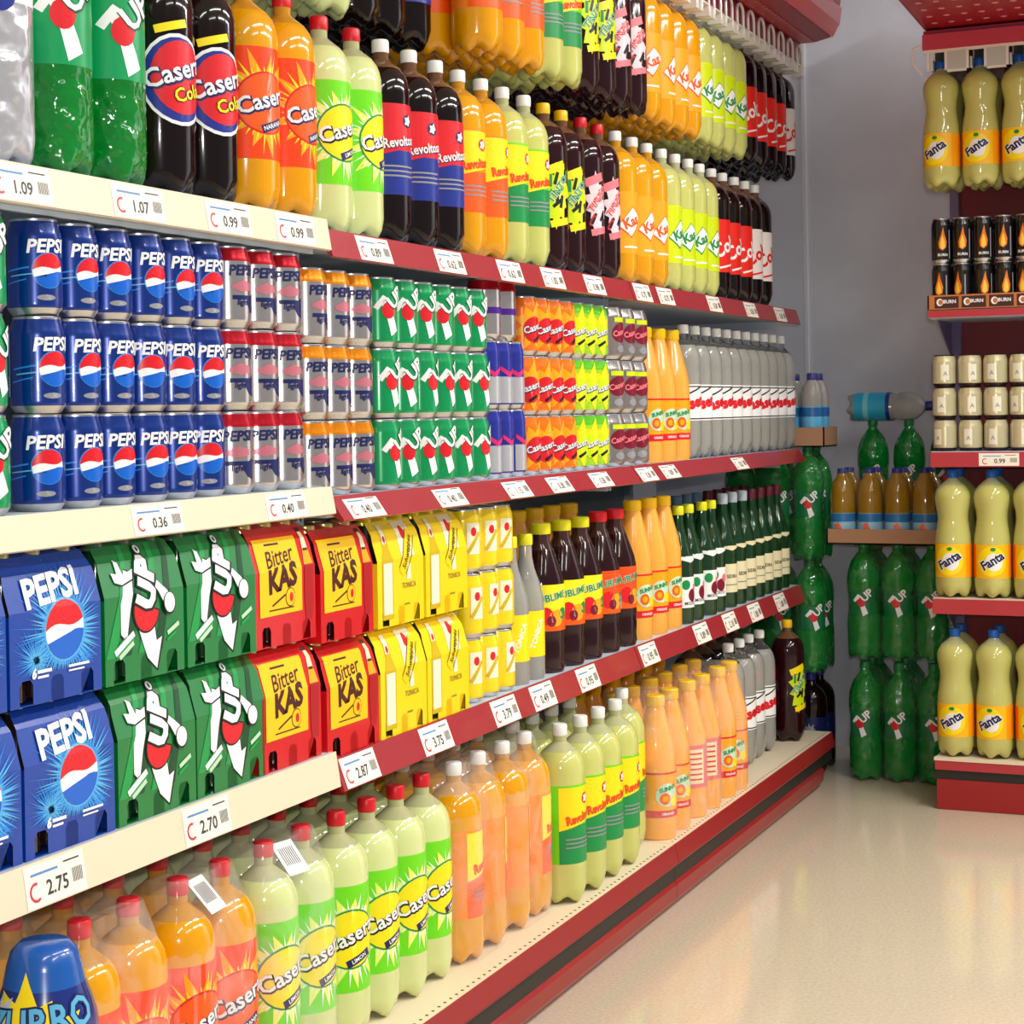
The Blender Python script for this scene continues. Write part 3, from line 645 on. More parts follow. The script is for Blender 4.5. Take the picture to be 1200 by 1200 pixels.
def tonic_carton():
    return [P([(-.066, .012), (-.028, .012), (-.028, .108), (-.034, .128), (-.034, .165), (-.052, .165), (-.054, .128), (-.066, .108)], M('tonic_gold', (0, 0, 0)), 0), P([(-.062, .020), (-.032, .020), (-.032, .104), (-.062, .104)], M('tonic_white', (0, 0, 0)), 1),
            P([(-.052, .135), (-.038, .135), (-.036, .165), (-.050, .165)], M('tonic_white', (0, 0, 0)), 1), ELL(-.044, .142, .004, .006, RED, 2),
            P([(.004, .110), (.050, .110), (.052, .168), (.004, .168)], M('tonic_white', (0, 0, 0)), 0), ELL(.026, .150, .008, .011, RED, 1), BAND(.026, .118, .085, .020, .95, CYL, 1), BAND(.016, .124, .075, .0016, .95, BLACK, 2), BAND(.040, .112, .075, .0016, .95, BLACK, 2),
            T('Schweppes', .0155, .028, .118, BLACK, .012, 0, .95, .95, lay=3), P([(.020, .072), (.036, .072), (.033, .098), (.023, .098)], M('tonic_white', (0, 0, 0)), 1), T('TONICA', .013, .028, .062, M('tonic_dim', (150, 130, 40), .3), .02, lay=1), RCT(.01, .030, .03, .033, M('tonic_dim', (0, 0, 0)), 1)]
CARTON['yellow'] = carton_kind('yellow_tonic_carton', .165, .176, .125, CYL, M('black_hole', (35, 30, 20), .5), tonic_carton(), M('yellow_crown', (220, 200, 60), .3, .4))

# ------------------------------------------------------------------ the room
floor_m = noisy('terrazzo_floor', (192, 180, 158), (204, 192, 170), 130, 0.10, detail=5, coat=0.0, lo=0.35, hi=0.62)
wall_m = noisy('painted_wall', (208, 213, 224), (214, 219, 230), 6, 0.6, bump=0.05)
ceil_m = M('ceiling_paint', (225, 225, 222), 0.8)
def room_box(name, a, b, mat):
    mb = MB(); mb.box(a, b, mat); return tag(mb.build(name), kind='structure')
room_box('floor', (-2.1, -1.5, -.05), (3.2, 5.8, 0), floor_m)
room_box('wall_back', (-2.1, 5.70, 0), (3.2, 5.80, 3.0), wall_m)
room_box('wall_left', (-2.1, -1.5, 0), (-1.98, 5.70, 3.0), wall_m)
room_box('ceiling', (-2.1, -1.5, 3.0), (3.2, 5.8, 3.05), ceil_m)
room_box('trim_1', (-1.462, 5.692, 0), (-1.450, 5.700, 3.0), M('wall_joint', (220, 224, 232), .5))
tube_m = bpy.data.materials.new('lamp_tube'); tube_m.use_nodes = True
_b = tube_m.node_tree.nodes['Principled BSDF']; _b.inputs['Emission Color'].default_value = (1, .97, .92, 1); _b.inputs['Emission Strength'].default_value = 4
for i, (tx, ty) in enumerate(TUBES):
    mb = MB(); mb.box((-.09, -.78, .07), (.09, .78, .14), ceil_m); r = mb.build('ceiling_lamp', bevel=.004); r.location = (tx, ty, 2.86)
    tag(r, 'white fluorescent batten lamp on the ceiling over the aisle', 'lamp', 'ceiling lamps')
    t = MB(); t.lathe([(.013, -.72), (.013, .72)], 12, mat=tube_m); o = t.build('lamp_tube', r); o.rotation_euler = (PI/2, 0, 0); o.location = (0, 0, .045)

# ------------------------------------------------------------------ left shelving
MET = M('shelf_grey_metal', (200, 212, 224), .45, .1); CRM = M('cream_enamel', (226, 212, 184), .4); REDM = M('red_price_rail', (158, 38, 48), .35, coat=.3)
REDL = M('red_enamel', (146, 26, 32), .38, coat=.2); PURR = M('wine_red_enamel', (150, 40, 70), .4); DARK = M('dark_rubber', (38, 36, 32), .5); BACKM = M('back_panel_grey', (150, 158, 168), .5)
PAPER = M('price_paper', (242, 236, 222), .5); INK = M('price_ink', (60, 58, 62), .5); INKB = M('price_blue_ink', (90, 140, 190), .5)
def price_items(w, h, price):
    it = [RCT(-w/2, 0, w/2, h, PAPER, 0), T(price, h*.50, w*.02, h*.36, INK, .02, 0, 0, lay=1), RCT(-w*.40, h*.74, w*.05, h*.80, INKB, 1), RCT(w*.15, h*.82, w*.42, h*.86, INK, 1)]
    it += [RCT(w*.28+i*w*.022, h*.28, w*.29+i*w*.022, h*.62, INK, 1) for i in range(8)]
    n = 10; R_, r_ = h*.24, h*.17
    arc = [( -w*.34+R_*math.cos(a), h*.36+R_*math.sin(a)) for a in [1.2+4.2*k/n for k in range(n+1)]] + [(-w*.34+r_*math.cos(a), h*.36+r_*math.sin(a)) for a in [5.4-4.2*k/n for k in range(n+1)]]
    it.append(P(arc, M('price_red_ink', (200, 60, 60), .5), 1))
    return it
def wall_shelf(y0, y1, z, railm, h, out, tags, label, xf=-1.362):
    mb = MB(); mb.box((-1.90, y0+.002, z-.032), (xf-.002, y1-.002, z), MET)
    mb.box((-1.90, y0+.01, z-.055), (xf-.05, y0+.014, z-.032), MET); mb.box((-1.90, y1-.014, z-.055), (xf-.05, y1-.01, z-.032), MET)
    if z > 1.39: mb.box((xf-.030, y0+.002, z-.051), (xf-.022, y1-.002, z-.032), MET)
    s = tag(mb.build('wall_shelf'), label, 'shelf', 'shelves of the long shelving run')
    r = MB(); r.prism([(xf-.002, z), (xf+.003, z+.001), (xf+.005+out, z-h), (xf+.001+out, z-h-.002), (xf-.002, z-h*.6)], y0+.002, y1-.002, railm)
    r.build('price_rail', s)
    for (ty, price) in tags:
        t = MB(); hh = h*.93
        fm = lambda u, zz, o: (xf+.003+(.002+out)*(1-(zz+h*.03)/h)+o+.0004, ty+u, z-h+zz+h*.03)
        printed(t, price_items(.110, hh, price), fm, base=.0002); t.build('price_tag', s)
LFT = dict(A=1.395, B=.988, C=.583); RGT = dict(A=1.382, B=.972, C=.570)
M0, M1, M2, M3 = .95, 2.392, 3.745, 5.195
pr = {'A0': [(1.67, '1.09'), (1.90, '1.07'), (2.11, '0.99'), (2.29, '0.99')], 'A1': [(2.54, '0.89'), (2.82, '0.62'), (3.08, '0.62'), (3.29, '1.05'), (3.52, '0.98')], 'A2': [(3.82, '0.75'), (3.98, '0.75'), (4.36, '0.58'), (4.69, '0.58'), (4.99, '0.58')],
      'B0': [(1.20, '0.36'), (1.93, '0.36'), (2.25, '0.40')], 'B1': [(2.48, '0.40'), (2.79, '0.40'), (3.08, '1.15'), (3.29, '0.38'), (3.52, '0.38')], 'B2': [(3.81, '0.38'), (3.97, '0.89'), (4.54, '0.25')],
      'C0': [(1.71, '2.75'), (2.03, '2.70')], 'C1': [(2.46, '2.87'), (2.73, '3.75'), (3.02, '3.79'), (3.20, '0.49'), (3.44, '0.95')], 'C2': [(3.82, '0.95'), (4.21, '0.89'), (4.45, '2.10'), (4.68, '1.80'), (4.94, '1.80')]}
lvl = {'A': ('upper', .042, .012), 'B': ('middle', .036, .024), 'C': ('lower', .048, .016)}
for L in 'ABC':
    nm, h, out = lvl[L]
    wall_shelf(M0, M1, LFT[L], CRM, h+.004, .006, pr[L+'0'], f'{nm} metal shelf with cream price rail, nearest section of the long run', xf=-1.356)
    wall_shelf(M1, M2, RGT[L], REDM, h, out, pr[L+'1'], f'{nm} metal shelf with red price rail, between cream-railed section and far section')
    wall_shelf(M2, M3, RGT[L], REDM, h, out, pr[L+'2'], f'{nm} metal shelf with red price rail, far section ending near the wall')
dotm = dotted('cream_punched_tray', (232, 222, 196), (70, 62, 55), .022, .0165, .0030, ax=(1, 0), rough=.45)
for k, (a, b) in enumerate(((M0, M1), (M1, M2), (M2, M3))):
    w = ('nearest', 'middle', 'far')[k]
    mb = MB(); mb.box((-1.90, a+.001, .118), (-1.335, b-.001, .139), CRM); s = tag(mb.build('base_shelf'), f'cream bottom tray near the floor with red fascia, {w} section', 'shelf', 'bottom trays of the long shelving run')
    t = MB(); t.box((-1.335, a+.001, .131), (-1.272, b-.001, .139), CRM); t.build('tray_edge', s)
    n = MB()
    y = a+.02
    while y < b-.02:
        n.lathe([(.0028, .1392), (.0028, .1395)], 8, -1.283, y, M('punched_hole', (60, 52, 45), .6)); y += .022
    n.build('punched_holes', s)
    f = MB(); f.prism([(-1.276, .139), (-1.270, .1385), (-1.262, .100), (-1.266, .093), (-1.276, .093)], a+.001, b-.001, REDL if k else REDL); f.build('fascia', s)
    d = MB(); d.box((-1.34, a+.001, .058), (-1.272, b-.001, .093), DARK); d.build('rubber_strip', s)
    q = MB(); q.prism([(-1.34, .058), (-1.274, .058), (-1.266, .050), (-1.268, .020), (-1.282, .001), (-1.34, .001)], a+.001, b-.001-(.12 if k == 2 else 0), REDL); q.build('kick_plate', s)
mb = MB(); mb.box((-1.93, M0, 0.001), (-1.905, M3, 2.35), BACKM); fr = tag(mb.build('shelving_frame'), 'grey metal back frame carrying all shelves of the long run', 'shelving frame')
for y in (M0, M1, M2, M3):
    u = MB(); u.box((-1.905, y-.015, .001), (-1.885, y+.015, 2.35), MET); u.build('upright', fr)

# overhead rack that holds bottles by the neck, and the red canopy over it
perf = dotted('red_sheet_lit_holes', (165, 20, 36), (225, 110, 110), .030, .030, .0055, ax=(0, 1), rough=.3)  # pale dots paint the light seen through the punched holes
mb = MB(); mb.box((-1.883, M0, 2.185), (-1.375, 5.285, 2.20), PURR); rk = tag(mb.build('hanging_rack'), 'wine red overhead rack with white neck clips above the long shelves', 'bottle rack')
b = MB(); b.prism([(-1.375, 2.125), (-1.368, 2.125), (-1.355, 2.20), (-1.375, 2.20)], M0, 5.285, PURR); b.build('rack_fascia', rk)
def canopy(name, label, pts, y0, y1, mat, under, rotz=0, loc=(0, 0, 0)):
    c = MB(); c.prism(pts, y0, y1, mat); o = c.build(name, bevel=.004); tag(o, label, 'canopy')
    return o
cp = canopy('canopy', 'red plastic canopy over the long shelving run', [(-1.352, 2.178), (-1.30, 2.178), (-1.255, 2.188), (-1.235, 2.222), (-1.205, 2.42), (-1.22, 2.425), (-1.352, 2.425)], M0, 5.25, REDL, perf)
u = MB(); u.box((-1.348, M0+.02, 2.1740), (-1.302, 5.23, 2.1778), perf); u.build('punched_strip', cp)
tr = MB(); tr.prism([(-1.254, 2.1895), (-1.250, 2.1880), (-1.229, 2.225), (-1.222, 2.27), (-1.228, 2.27), (-1.2345, 2.226)], M0, 5.25, M('bright_red_plastic', (225, 35, 35), .2, coat=.7)); tr.build('canopy_trim', cp)

HG = M('white_clip_plastic', (232, 228, 220), .3, coat=.3)
hb = MB()
for sy in (-1, 1):
    hb.box((-.52, sy*.0185-.0025, -.034), (.03, sy*.0185+.0025, -.006), HG)
    hb.box((-.52, min(sy*.0145, sy*.021), -.036), (.03, max(sy*.0145, sy*.021), -.033), HG)
hb.box((-.50, -.021, .055), (-.02, .021, .060), HG)
for sy in (-1, 1): hb.box((-.50, sy*.0195-.0015, -.008), (-.02, sy*.0195+.0015, .058), HG)
hm = hb.mesh('bottle_clip')
lp = MB(); pts = [(.064, -.028, -.03)] + [(.064, .028*math.cos(PI-PI*k/8), .020+.024*math.sin(PI*k/8)) for k in range(9)] + [(.064, .028, -.03)]
lp.tube(pts, .0040, HG, 6); lm = lp.mesh('clip_loop', 50)
pl = MB(); pl.box((.030, -.046, -.042), (.066, -.0235, -.012), HG); pl.box((.030, .0235, -.042), (.066, .046, -.012), HG); pl.box((.060, -.046, -.0165), (.066, .046, -.0120), HG); pm = pl.mesh('clip_plate')
CLIP2 = Kind('bottle_clip', 'bottle clip', [('bottle_clip', hm)])
CLIP = Kind('bottle_clip', 'bottle clip', [('bottle_clip', hm), ('clip_loop', lm), ('clip_plate', pm)])

ORD = ['first', 'second', 'third', 'fourth', 'fifth', 'sixth', 'seventh', 'eighth', 'ninth', 'tenth', 'eleventh', 'twelfth', 'thirteenth', 'fourteenth']
def pos(i, n):
    if n == 1: return 'the only one'
    if n == 2: return ('nearer', 'farther')[i] + ' one'
    if n == 3: return ('nearest', 'middle', 'farthest')[i] + ' one'
    return ('nearest' if i == 0 else 'farthest' if i == n-1 else ORD[i] + ' nearest')
def jit(d): return random.uniform(-d, d)

# ---- goods on the upper shelf
runs = [('diet', 'silver bottle with white label', [1.70], -.5), ('sevenup', 'green bottle with red-dot logo', [1.812, 1.925], -.45), ('cola', 'black cola bottle with oval red logo', [2.043, 2.148], -.35),
        ('orange', 'orange soda bottle with red sunburst label', [2.262, 2.368], -.15), ('lemon', 'pale lemon soda bottle with green sunburst label', [2.482, 2.584], -.05),
        ('revcola', 'white-capped cola bottle with red and blue label', [2.686, 2.788, 2.892], -.3), ('revorange', 'orange soda bottle with yellow and orange label', [2.992, 3.092], -.2),
        ('revlime', 'lemon soda bottle with yellow and green label', [3.192, 3.294], -.2), ('winelemon', 'yellow-capped dark bottle with yellow splash label', [3.396, 3.498], -.35), ('winepink', 'red-capped dark bottle with pink splash label', [3.602, 3.706], -.35),
        ('kasorange', 'orange soda bottle with white diamond label', [3.818, 3.925, 4.033], -.35), ('kaslemon', 'lemon soda bottle with chartreuse label', [4.137, 4.238, 4.338, 4.440], -.35),
        ('colared', 'cola bottle with red label', [4.545, 4.645, 4.745], -.35), ('colawhite', 'cola bottle with white label', [4.845, 4.945], -.35)]
for k, d, ys, az in runs:
    for i, y in enumerate(ys):
        z = (LFT if y < M1 else RGT)['A']
        put(K[k], (-1.412+jit(.002), y, z+.0005), az+jit(.22), f'{d} standing on upper shelf, {pos(i, len(ys))}', d + 's on the upper shelf')

# ---- bottles hanging by the neck, five deep
cols = [('colawhite', 'cola bottle with white label'), ('colared', 'red-labelled cola bottle'), ('colared', 'red-labelled cola bottle'), ('colared', 'red-labelled cola bottle'), ('colared', 'red-labelled cola bottle')] + [('kaslemon', 'lemon soda bottle with chartreuse label')]*4 + [('kasorange', 'orange soda bottle with diamond label')]*4 + \
       [('winepink', 'dark bottle with pink label')]*2 + [('winelemon', 'dark bottle with yellow label')]*2 + [('revlime', 'lemon soda bottle with yellow-green label')]*2 + [('revorange', 'orange soda bottle with yellow label')]*3 + [('revcola', 'cola bottle with blue label')]*3 + [('lemon', 'lemon soda bottle with sunburst label')]*2 + [('cola', 'cola bottle with oval logo')]*2 + [('orange', 'orange soda bottle with sunburst label')]*2
HZ = 1.772
for i, (k, d) in enumerate(cols):
    y = 5.225 - .1022*i
    n = [c[0] for c in cols[:i]].count(k); tot = [c[0] for c in cols].count(k)
    put(CLIP, (-1.41, y, 2.125), 0, f'white neck clip above hanging {d}, {ORD[n]} from wall', 'neck clips of the long rack')
    for j in range(5):
        if i >= 22 and j < 1: continue
        row = ('in front', 'second row back', 'third row back', 'fourth row back', 'rear row')[j]
        put(K[k], (-1.412-.1*j, y, HZ), -.3+jit(.35), f'hanging {d}, {row}' + (f', {ORD[n]} column from the wall' if tot > 1 else ''), 'hanging ' + d + 's')

# ---- cans on the middle shelf, three tiers
TN = ('bottom', 'middle', 'top')
def tiers(k, d, ys, n, pitch, zb, az, x=-1.400, daz=.26, grp=None):
    for t in range(n):
        for i, y in enumerate(ys):
            z = zb(y) if callable(zb) else zb
            put(K[k], (x+jit(.0015), y, z+.0005+pitch*t), az+jit(daz), f'{d}, {TN[t] if n > 2 else ("bottom", "top")[t]} tier, {pos(i, len(ys))}', grp or d + 's in tiers')
zB = lambda y: LFT['B'] if y < M1 else RGT['B']
tiers('greencan', 'green can beside the blue cans', [1.652], 3, .1175, zB, -.3)
tiers('bluecan', 'blue cola can on middle shelf', [1.757+.0709*i for i in range(6)], 3, .1175, zB, -.42)
tiers('redtopcan', 'silver cola can with red shoulder', [2.183, 2.254, 2.326], 3, .1175, zB, -.42)
tiers('orangetopcan', 'silver cola can with orange shoulder', [2.402, 2.474, 2.547], 3, .1175, RGT['B'], -.42)
tiers('greencan', 'green lemon-lime can before the energy cans', [2.640+.0718*i for i in range(6)], 3, .1175, RGT['B'], -.42)
tiers('energycan', 'slim blue and silver energy drink can', [3.070, 3.127, 3.184], 2, .130, RGT['B'], -.35)
for i, y in enumerate((3.085, 3.155)):
    put(K['redrimcan'], (-1.41, y, RGT['B']+.261), -.3, f'silver can with red rim on top of the energy cans, {pos(i, 2)}', 'silver cans on the energy cans')
tiers('orangecan', 'orange can with sunburst print', [3.246, 3.310, 3.374, 3.438], 3, .1175, RGT['B'], -.45)
tiers('lemoncan', 'lime green can with sunburst print', [3.503, 3.567, 3.631], 3, .1175, RGT['B'], -.45)
tiers('marooncan', 'silver can with maroon oval', [3.712, 3.792, 3.872], 3, .1175, RGT['B'], -.4)
for i, y in enumerate((3.985, 4.087, 4.189)):
    put(K['juice'], (-1.412, y, RGT['B']+.0005), -.35+jit(.2), f'yellow-capped orange juice bottle on middle shelf beside clear bottles, {pos(i, 3)}', 'juice bottles on the middle shelf')
for i in range(11):
    put(K['clear'], (-1.412, 4.285+.0915*i, RGT['B']+.0005), -.55+jit(.2), f'clear soda bottle with white label on middle shelf, {pos(i, 11)}', 'clear soda bottles on the middle shelf')

# ---- lower shelf: cartons, cans, bottles
zc = LFT['C']+.0005; zr = RGT['C']+.0005
def cart(k, d, y, z, t, which): put_carton(CARTON[k], (-1.425, y, z), 0, f'{d}, {t}{which}', d + 's')
for t, z0 in (('bottom tier', 0), ('top tier', .180)):
    o = .0 if z0 else .022
    cart('blue', 'blue cola carton of six with globe logo', 1.738+o, zc+z0, t, ', fully in view')
    cart('blue', 'blue cola carton of six with globe logo', 1.560+o, zc+z0, t, ', cut by the picture edge')
    for i, y in enumerate((1.918+o, 2.098+o*.8)): cart('green', 'green soda carton with white splash figure', y, zc+z0, t, ', ' + pos(i, 2))
    for i, y in enumerate((2.268+o*.5, 2.452+o*.6)): cart('red', 'red bitter carton with yellow panel', y, (zc if i == 0 else zr)+z0-(.0 if i == 0 else 0), t, ', ' + pos(i, 2))
    for i, y in enumerate((2.634+o*.2, 2.812-.004)): cart('yellow', 'yellow tonic carton with white bottle picture', y, zr+z0, t, ', ' + pos(i, 2))
tiers('toniccan', 'yellow tonic can on lower shelf', [2.958, 3.030, 3.101], 3, .1175, zr-.0005, -.5)
def row(k, d, ys, x, z, az, place, da=.2):
    for i, y in enumerate(ys):
        put(K[k], (x+jit(.002), y, z), az+jit(da), f'{d} {place}' + (f', {pos(i, len(ys))}' if len(ys) > 1 else ''), f'{d}s {place}' if len(ys) > 1 else None)
row('tonic', 'clear tonic bottle with yellow label', [3.180, 3.256], -1.405, zr, -.5, 'on lower shelf')
row('sublimeyellow', 'yellow-capped dark fruit drink bottle', [3.352, 3.460, 3.562], -1.412, zr, -.55, 'on lower shelf')
row('sublimered', 'red-capped dark fruit drink bottle', [3.668, 3.775], -1.412, zr, -.55, 'on lower shelf')
row('juice', 'orange juice bottle with yellow cap', [3.895, 3.998, 4.102], -1.412, zr, -.4, 'on lower shelf')
row('juice', 'yellow-capped juice bottle', [3.37+.1*i for i in range(5)], -1.520, zr, -.4, 'behind the dark bottles on lower shelf')
row('wineberry', 'green glass bottle with berry label', [4.200, 4.282, 4.392, 4.474], -1.405, zr, -.5, 'on lower shelf')
row('cidergrey', 'green glass bottle with grey cap and cream label', [4.580, 4.668, 4.756], -1.405, zr, -.5, 'on lower shelf')
row('cidermaroon', 'green glass bottle with maroon cap and cream label', [4.844, 4.932, 5.020, 5.108], -1.405, zr, -.5, 'on lower shelf')
row('ciderblue', 'green glass bottle with slate blue cap', [4.19+.085*i for i in range(6)], -1.490, zr, -.5, 'in second row of lower shelf')
row('cidermaroon', 'green glass bottle with maroon cap', [4.72+.086*i for i in range(5)], -1.490, zr, -.5, 'in second row of lower shelf')

# ---- bottom tray
zt = .1397
put(K['zurro'], (-1.312, 1.640, zt), -1.0, 'blue sleeved bottle with yellow splash, near corner of bottom tray', None)
BT = 'on bottom tray'
def tray(k, d, ys, xs, az, da=.2):
    for j, x in enumerate(xs):
        place = ('on bottom tray, front row', 'on bottom tray, second row', 'on bottom tray, third row')[j]
        row(k, d, ys, x, zt, az, place, da)
tray('orange', 'orange soda bottle with red cap', [1.790, 1.893, 2.000, 2.102], (-1.378, -1.483, -1.588), -.35)
tray('lemon', 'pale lemon soda bottle with red cap', [2.216, 2.322, 2.424, 2.524, 2.624, 2.724], (-1.376, -1.481, -1.586), -.35, .35)
tray('revorange', 'orange soda bottle with white cap', [2.830, 2.933, 3.039, 3.143], (-1.366, -1.470, -1.575), .75, .5)
tray('revlime', 'lemon soda bottle with white cap', [3.245, 3.348, 3.452, 3.555], (-1.334, -1.438, -1.542), -.2, .1)
row('revlime', 'lemon soda bottle with white cap', [3.700], -1.372, zt, .7, 'alone before the wrapped juice on bottom tray')
tray('juice', 'orange juice bottle in nearest pack', [3.800, 3.900], (-1.330, -1.425, -1.520), -.5)
tray('juicered', 'orange juice bottle with pink label in middle pack', [4.030, 4.130], (-1.330, -1.425, -1.520), -.9)
tray('juice', 'orange juice bottle in farthest pack', [4.260, 4.360], (-1.330, -1.425, -1.520), -.7)
row('clear', 'clear soda bottle with white cap', [4.560, 4.660, 4.760, 4.860], -1.392, zt, -.5, 'on bottom tray')
row('winelemon', 'yellow-capped dark bottle with yellow label', [5.035], -1.360, zt, -.6, 'at far end of bottom tray')
row('colared', 'cola bottle', [4.56, 4.66, 4.76, 4.86, 4.96], -1.495, zt, -.5, 'in second row of bottom tray')

# ---- shrink film stretched round packs
def film(name, prof, spots, label='', group=None, sticker=None, mat='shrink_film'):
    bm = bmesh.new()
    for x, y, z in spots:
        for r, h in prof:
            for k in range(12):
                a = 2*PI*k/12; bm.verts.new((x+(r+.0022)*math.cos(a), y+(r+.0022)*math.sin(a), z+h))
    res = bmesh.ops.convex_hull(bm, input=bm.verts[:])
    junk = [g for g in res['geom_interior'] if isinstance(g, bmesh.types.BMVert)] + [v for v in bm.verts if not v.link_faces]
    bmesh.ops.delete(bm, geom=list(set(junk)), context='VERTS')
    me = bpy.data.meshes.new(name); bm.to_mesh(me); bm.free(); me.materials.append(MATS[mat])
    me.polygons.foreach_set('use_smooth', [True]*len(me.polygons)); me.set_sharp_from_angle(angle=math.radians(60))
    o = link(bpy.data.objects.new(name, me)); tag(o, label, 'plastic wrap', group)
    if sticker:
        (x, y, z), tilt = sticker
        s = MB(); printed(s, [RCT(-.022, -.028, .022, .028, WHITE, 0)] + [RCT(-.015+.004*i, -.012, -.013+.004*i, .018, BLACK, 1) for i in range(8)], lambda u, w, q: (q, u, w), base=.0005)
        so = s.build('barcode_sticker', o); so.location = (x, y, z); so.rotation_euler = tilt
    return o
PB_ = [(.044, .003), (.049, .03), (.049, .25), (.030, .30), (.0155, .343)]
PJ_ = [(.043, .003), (.045, .03), (.045, .20), (.030, .26), (.022, .316)]
FG = 'shrink film round the packs on the bottom tray'
film('shrink_wrap', PB_, [(x, y, zt) for x in (-1.378, -1.483) for y in (1.790, 1.893)], 'clear shrink film round the nearest red-capped orange soda pack', FG)
film('shrink_wrap', PB_, [(x, y, zt) for x in (-1.378, -1.483) for y in (2.000, 2.102)], 'clear shrink film with barcode round the farther red-capped orange soda pack', FG, ((-1.362, 2.045, .452), (0, -.75, .1)))
film('shrink_wrap', PB_, [(x, y, zt) for x in (-1.376, -1.481) for y in (2.216, 2.322)], 'clear shrink film with barcode round red-capped lemon soda pack', FG, ((-1.362, 2.265, .450), (0, -.75, -.2)))
film('shrink_wrap', PB_, [(x, y, zt) for x in (-1.366, -1.470) for y in (2.830, 2.933)], 'clear shrink film round the nearer white-capped orange soda pack', FG)
film('shrink_wrap', PB_, [(x, y, zt) for x in (-1.366, -1.470) for y in (3.039, 3.143)], 'clear shrink film round the farther white-capped orange soda pack', FG)
for i, ys in enumerate(((3.800, 3.900), (4.030, 4.130), (4.260, 4.360))):
    film('shrink_wrap', PJ_, [(x, y, zt) for x in (-1.330, -1.425) for y in ys], f'clear shrink film round orange juice pack, {pos(i, 3)}', FG)

# ------------------------------------------------------------------ stacks of packs in the corner
PG_ = [(.044, .003), (.048, .03), (.048, .25), (.030, .29), (.0155, .332)]
def pack(k, d, xs, ys, z, az, prof, where, wrap=True):
    n = 0
    for j, y in enumerate(ys):
        for i, x in enumerate(xs):
            lr = ('left', 'middle', 'right') if len(xs) == 3 else ('left', 'right') if len(xs) == 2 else ('leftmost', 'second', 'third', 'rightmost')
            put(K[k], (x, y, z), az+jit(.25), f'{d} {where}, {lr[i]} of {"front" if j == 0 else "rear"} row', f'{d}s {where}')
    if wrap: film('shrink_wrap', prof, [(x, y, z) for x in xs for y in ys], mat='clear_shrink_film', label=f'shrink film round {d}s {where}', group='shrink film in the corner stacks')
XS = (-1.180, -1.080, -.980)
pack('greenpack', 'green soda bottle', XS, (5.24, 5.34), .001, -1.5, PG_, 'in bottom pack of corner stack')
pack('greenpack', 'green soda bottle', XS, (5.24, 5.34), .356, -1.5, PG_, 'in second pack of corner stack')
def tray_box(name, a, b, label):
    mb = MB(); t = .004; (x0, y0, z0), (x1, y1, z1) = a, b; cb = M('brown_cardboard', (172, 130, 98), .7)
    mb.box((x0, y0, z0), (x1, y1, z0+t), cb); mb.box((x0, y0, z0), (x1, y0+t, z1), cb); mb.box((x0, y1-t, z0), (x1, y1, z1), cb); mb.box((x0, y0, z0), (x0+t, y1, z1), cb); mb.box((x1-t, y0, z0), (x1, y1, z1), cb)
    return tag(mb.build(name), label, 'cardboard tray')
tray_box('cardboard_tray', (-1.272, 5.17, .694), (-.950, 5.345, .738), 'brown cardboard tray holding iced tea bottles on green soda packs')
pack('amber', 'amber iced tea bottle', (-1.232, -1.152, -1.072, -.992), (5.213, 5.300), .699, -1.5, [(.036, .003), (.037, .10), (.03, .17), (.016, .212)], 'on the cardboard tray')
pack('greenpack', 'green soda bottle', XS, (5.44,), .001, -1.5, PG_, 'at bottom behind corner stack', False)
pack('greenpack', 'green soda bottle', XS, (5.44,), .337, -1.5, PG_, 'second up behind corner stack', False)
pack('greenpack', 'green soda bottle', (-1.19, -1.08, -.97), (5.44,), .713 , -1.5, PG_, 'uppermost behind iced tea tray', False)
mb = MB(); mb.box((-1.24, 5.385, .672), (-.93, 5.50, .711), M('brown_cardboard', (0, 0, 0))); tag(mb.build('cardboard_sheet'), 'brown cardboard layer between green soda bottles behind the tea tray', 'cardboard')
put(K['bigwater'], (-1.262, 5.44, 1.0475+.046), 0, 'large water bottle with blue label lying on green bottles', None, tilt=(0, PI/2, 0))
XL = (-1.47, -1.37)
pack('colapack', 'dark cola bottle', (-1.56, -1.455, -1.35), (5.27, 5.37), .001, -1.2, PG_, 'at foot of stack by shelf end', False)
pack('greenpack', 'green soda bottle', (-1.56, -1.455, -1.35), (5.27, 5.37), .303, -1.2, PG_, 'in lower pack by shelf end')
pack('greenpack', 'green soda bottle', (-1.56, -1.455, -1.35), (5.27, 5.37), .640, -1.2, PG_, 'in upper pack by shelf end')
tray_box('cardboard_tray', (-1.60, 5.225, .977), (-1.288, 5.385, 1.035), 'brown cardboard tray holding small water bottles beside shelf end')
pack('water', 'small water bottle', (-1.550, -1.480, -1.405, -1.333), (5.265, 5.342), .982, -1.2, [(.030, .003), (.032, .12), (.025, .18), (.0155, .213)], 'in tray by shelf end')

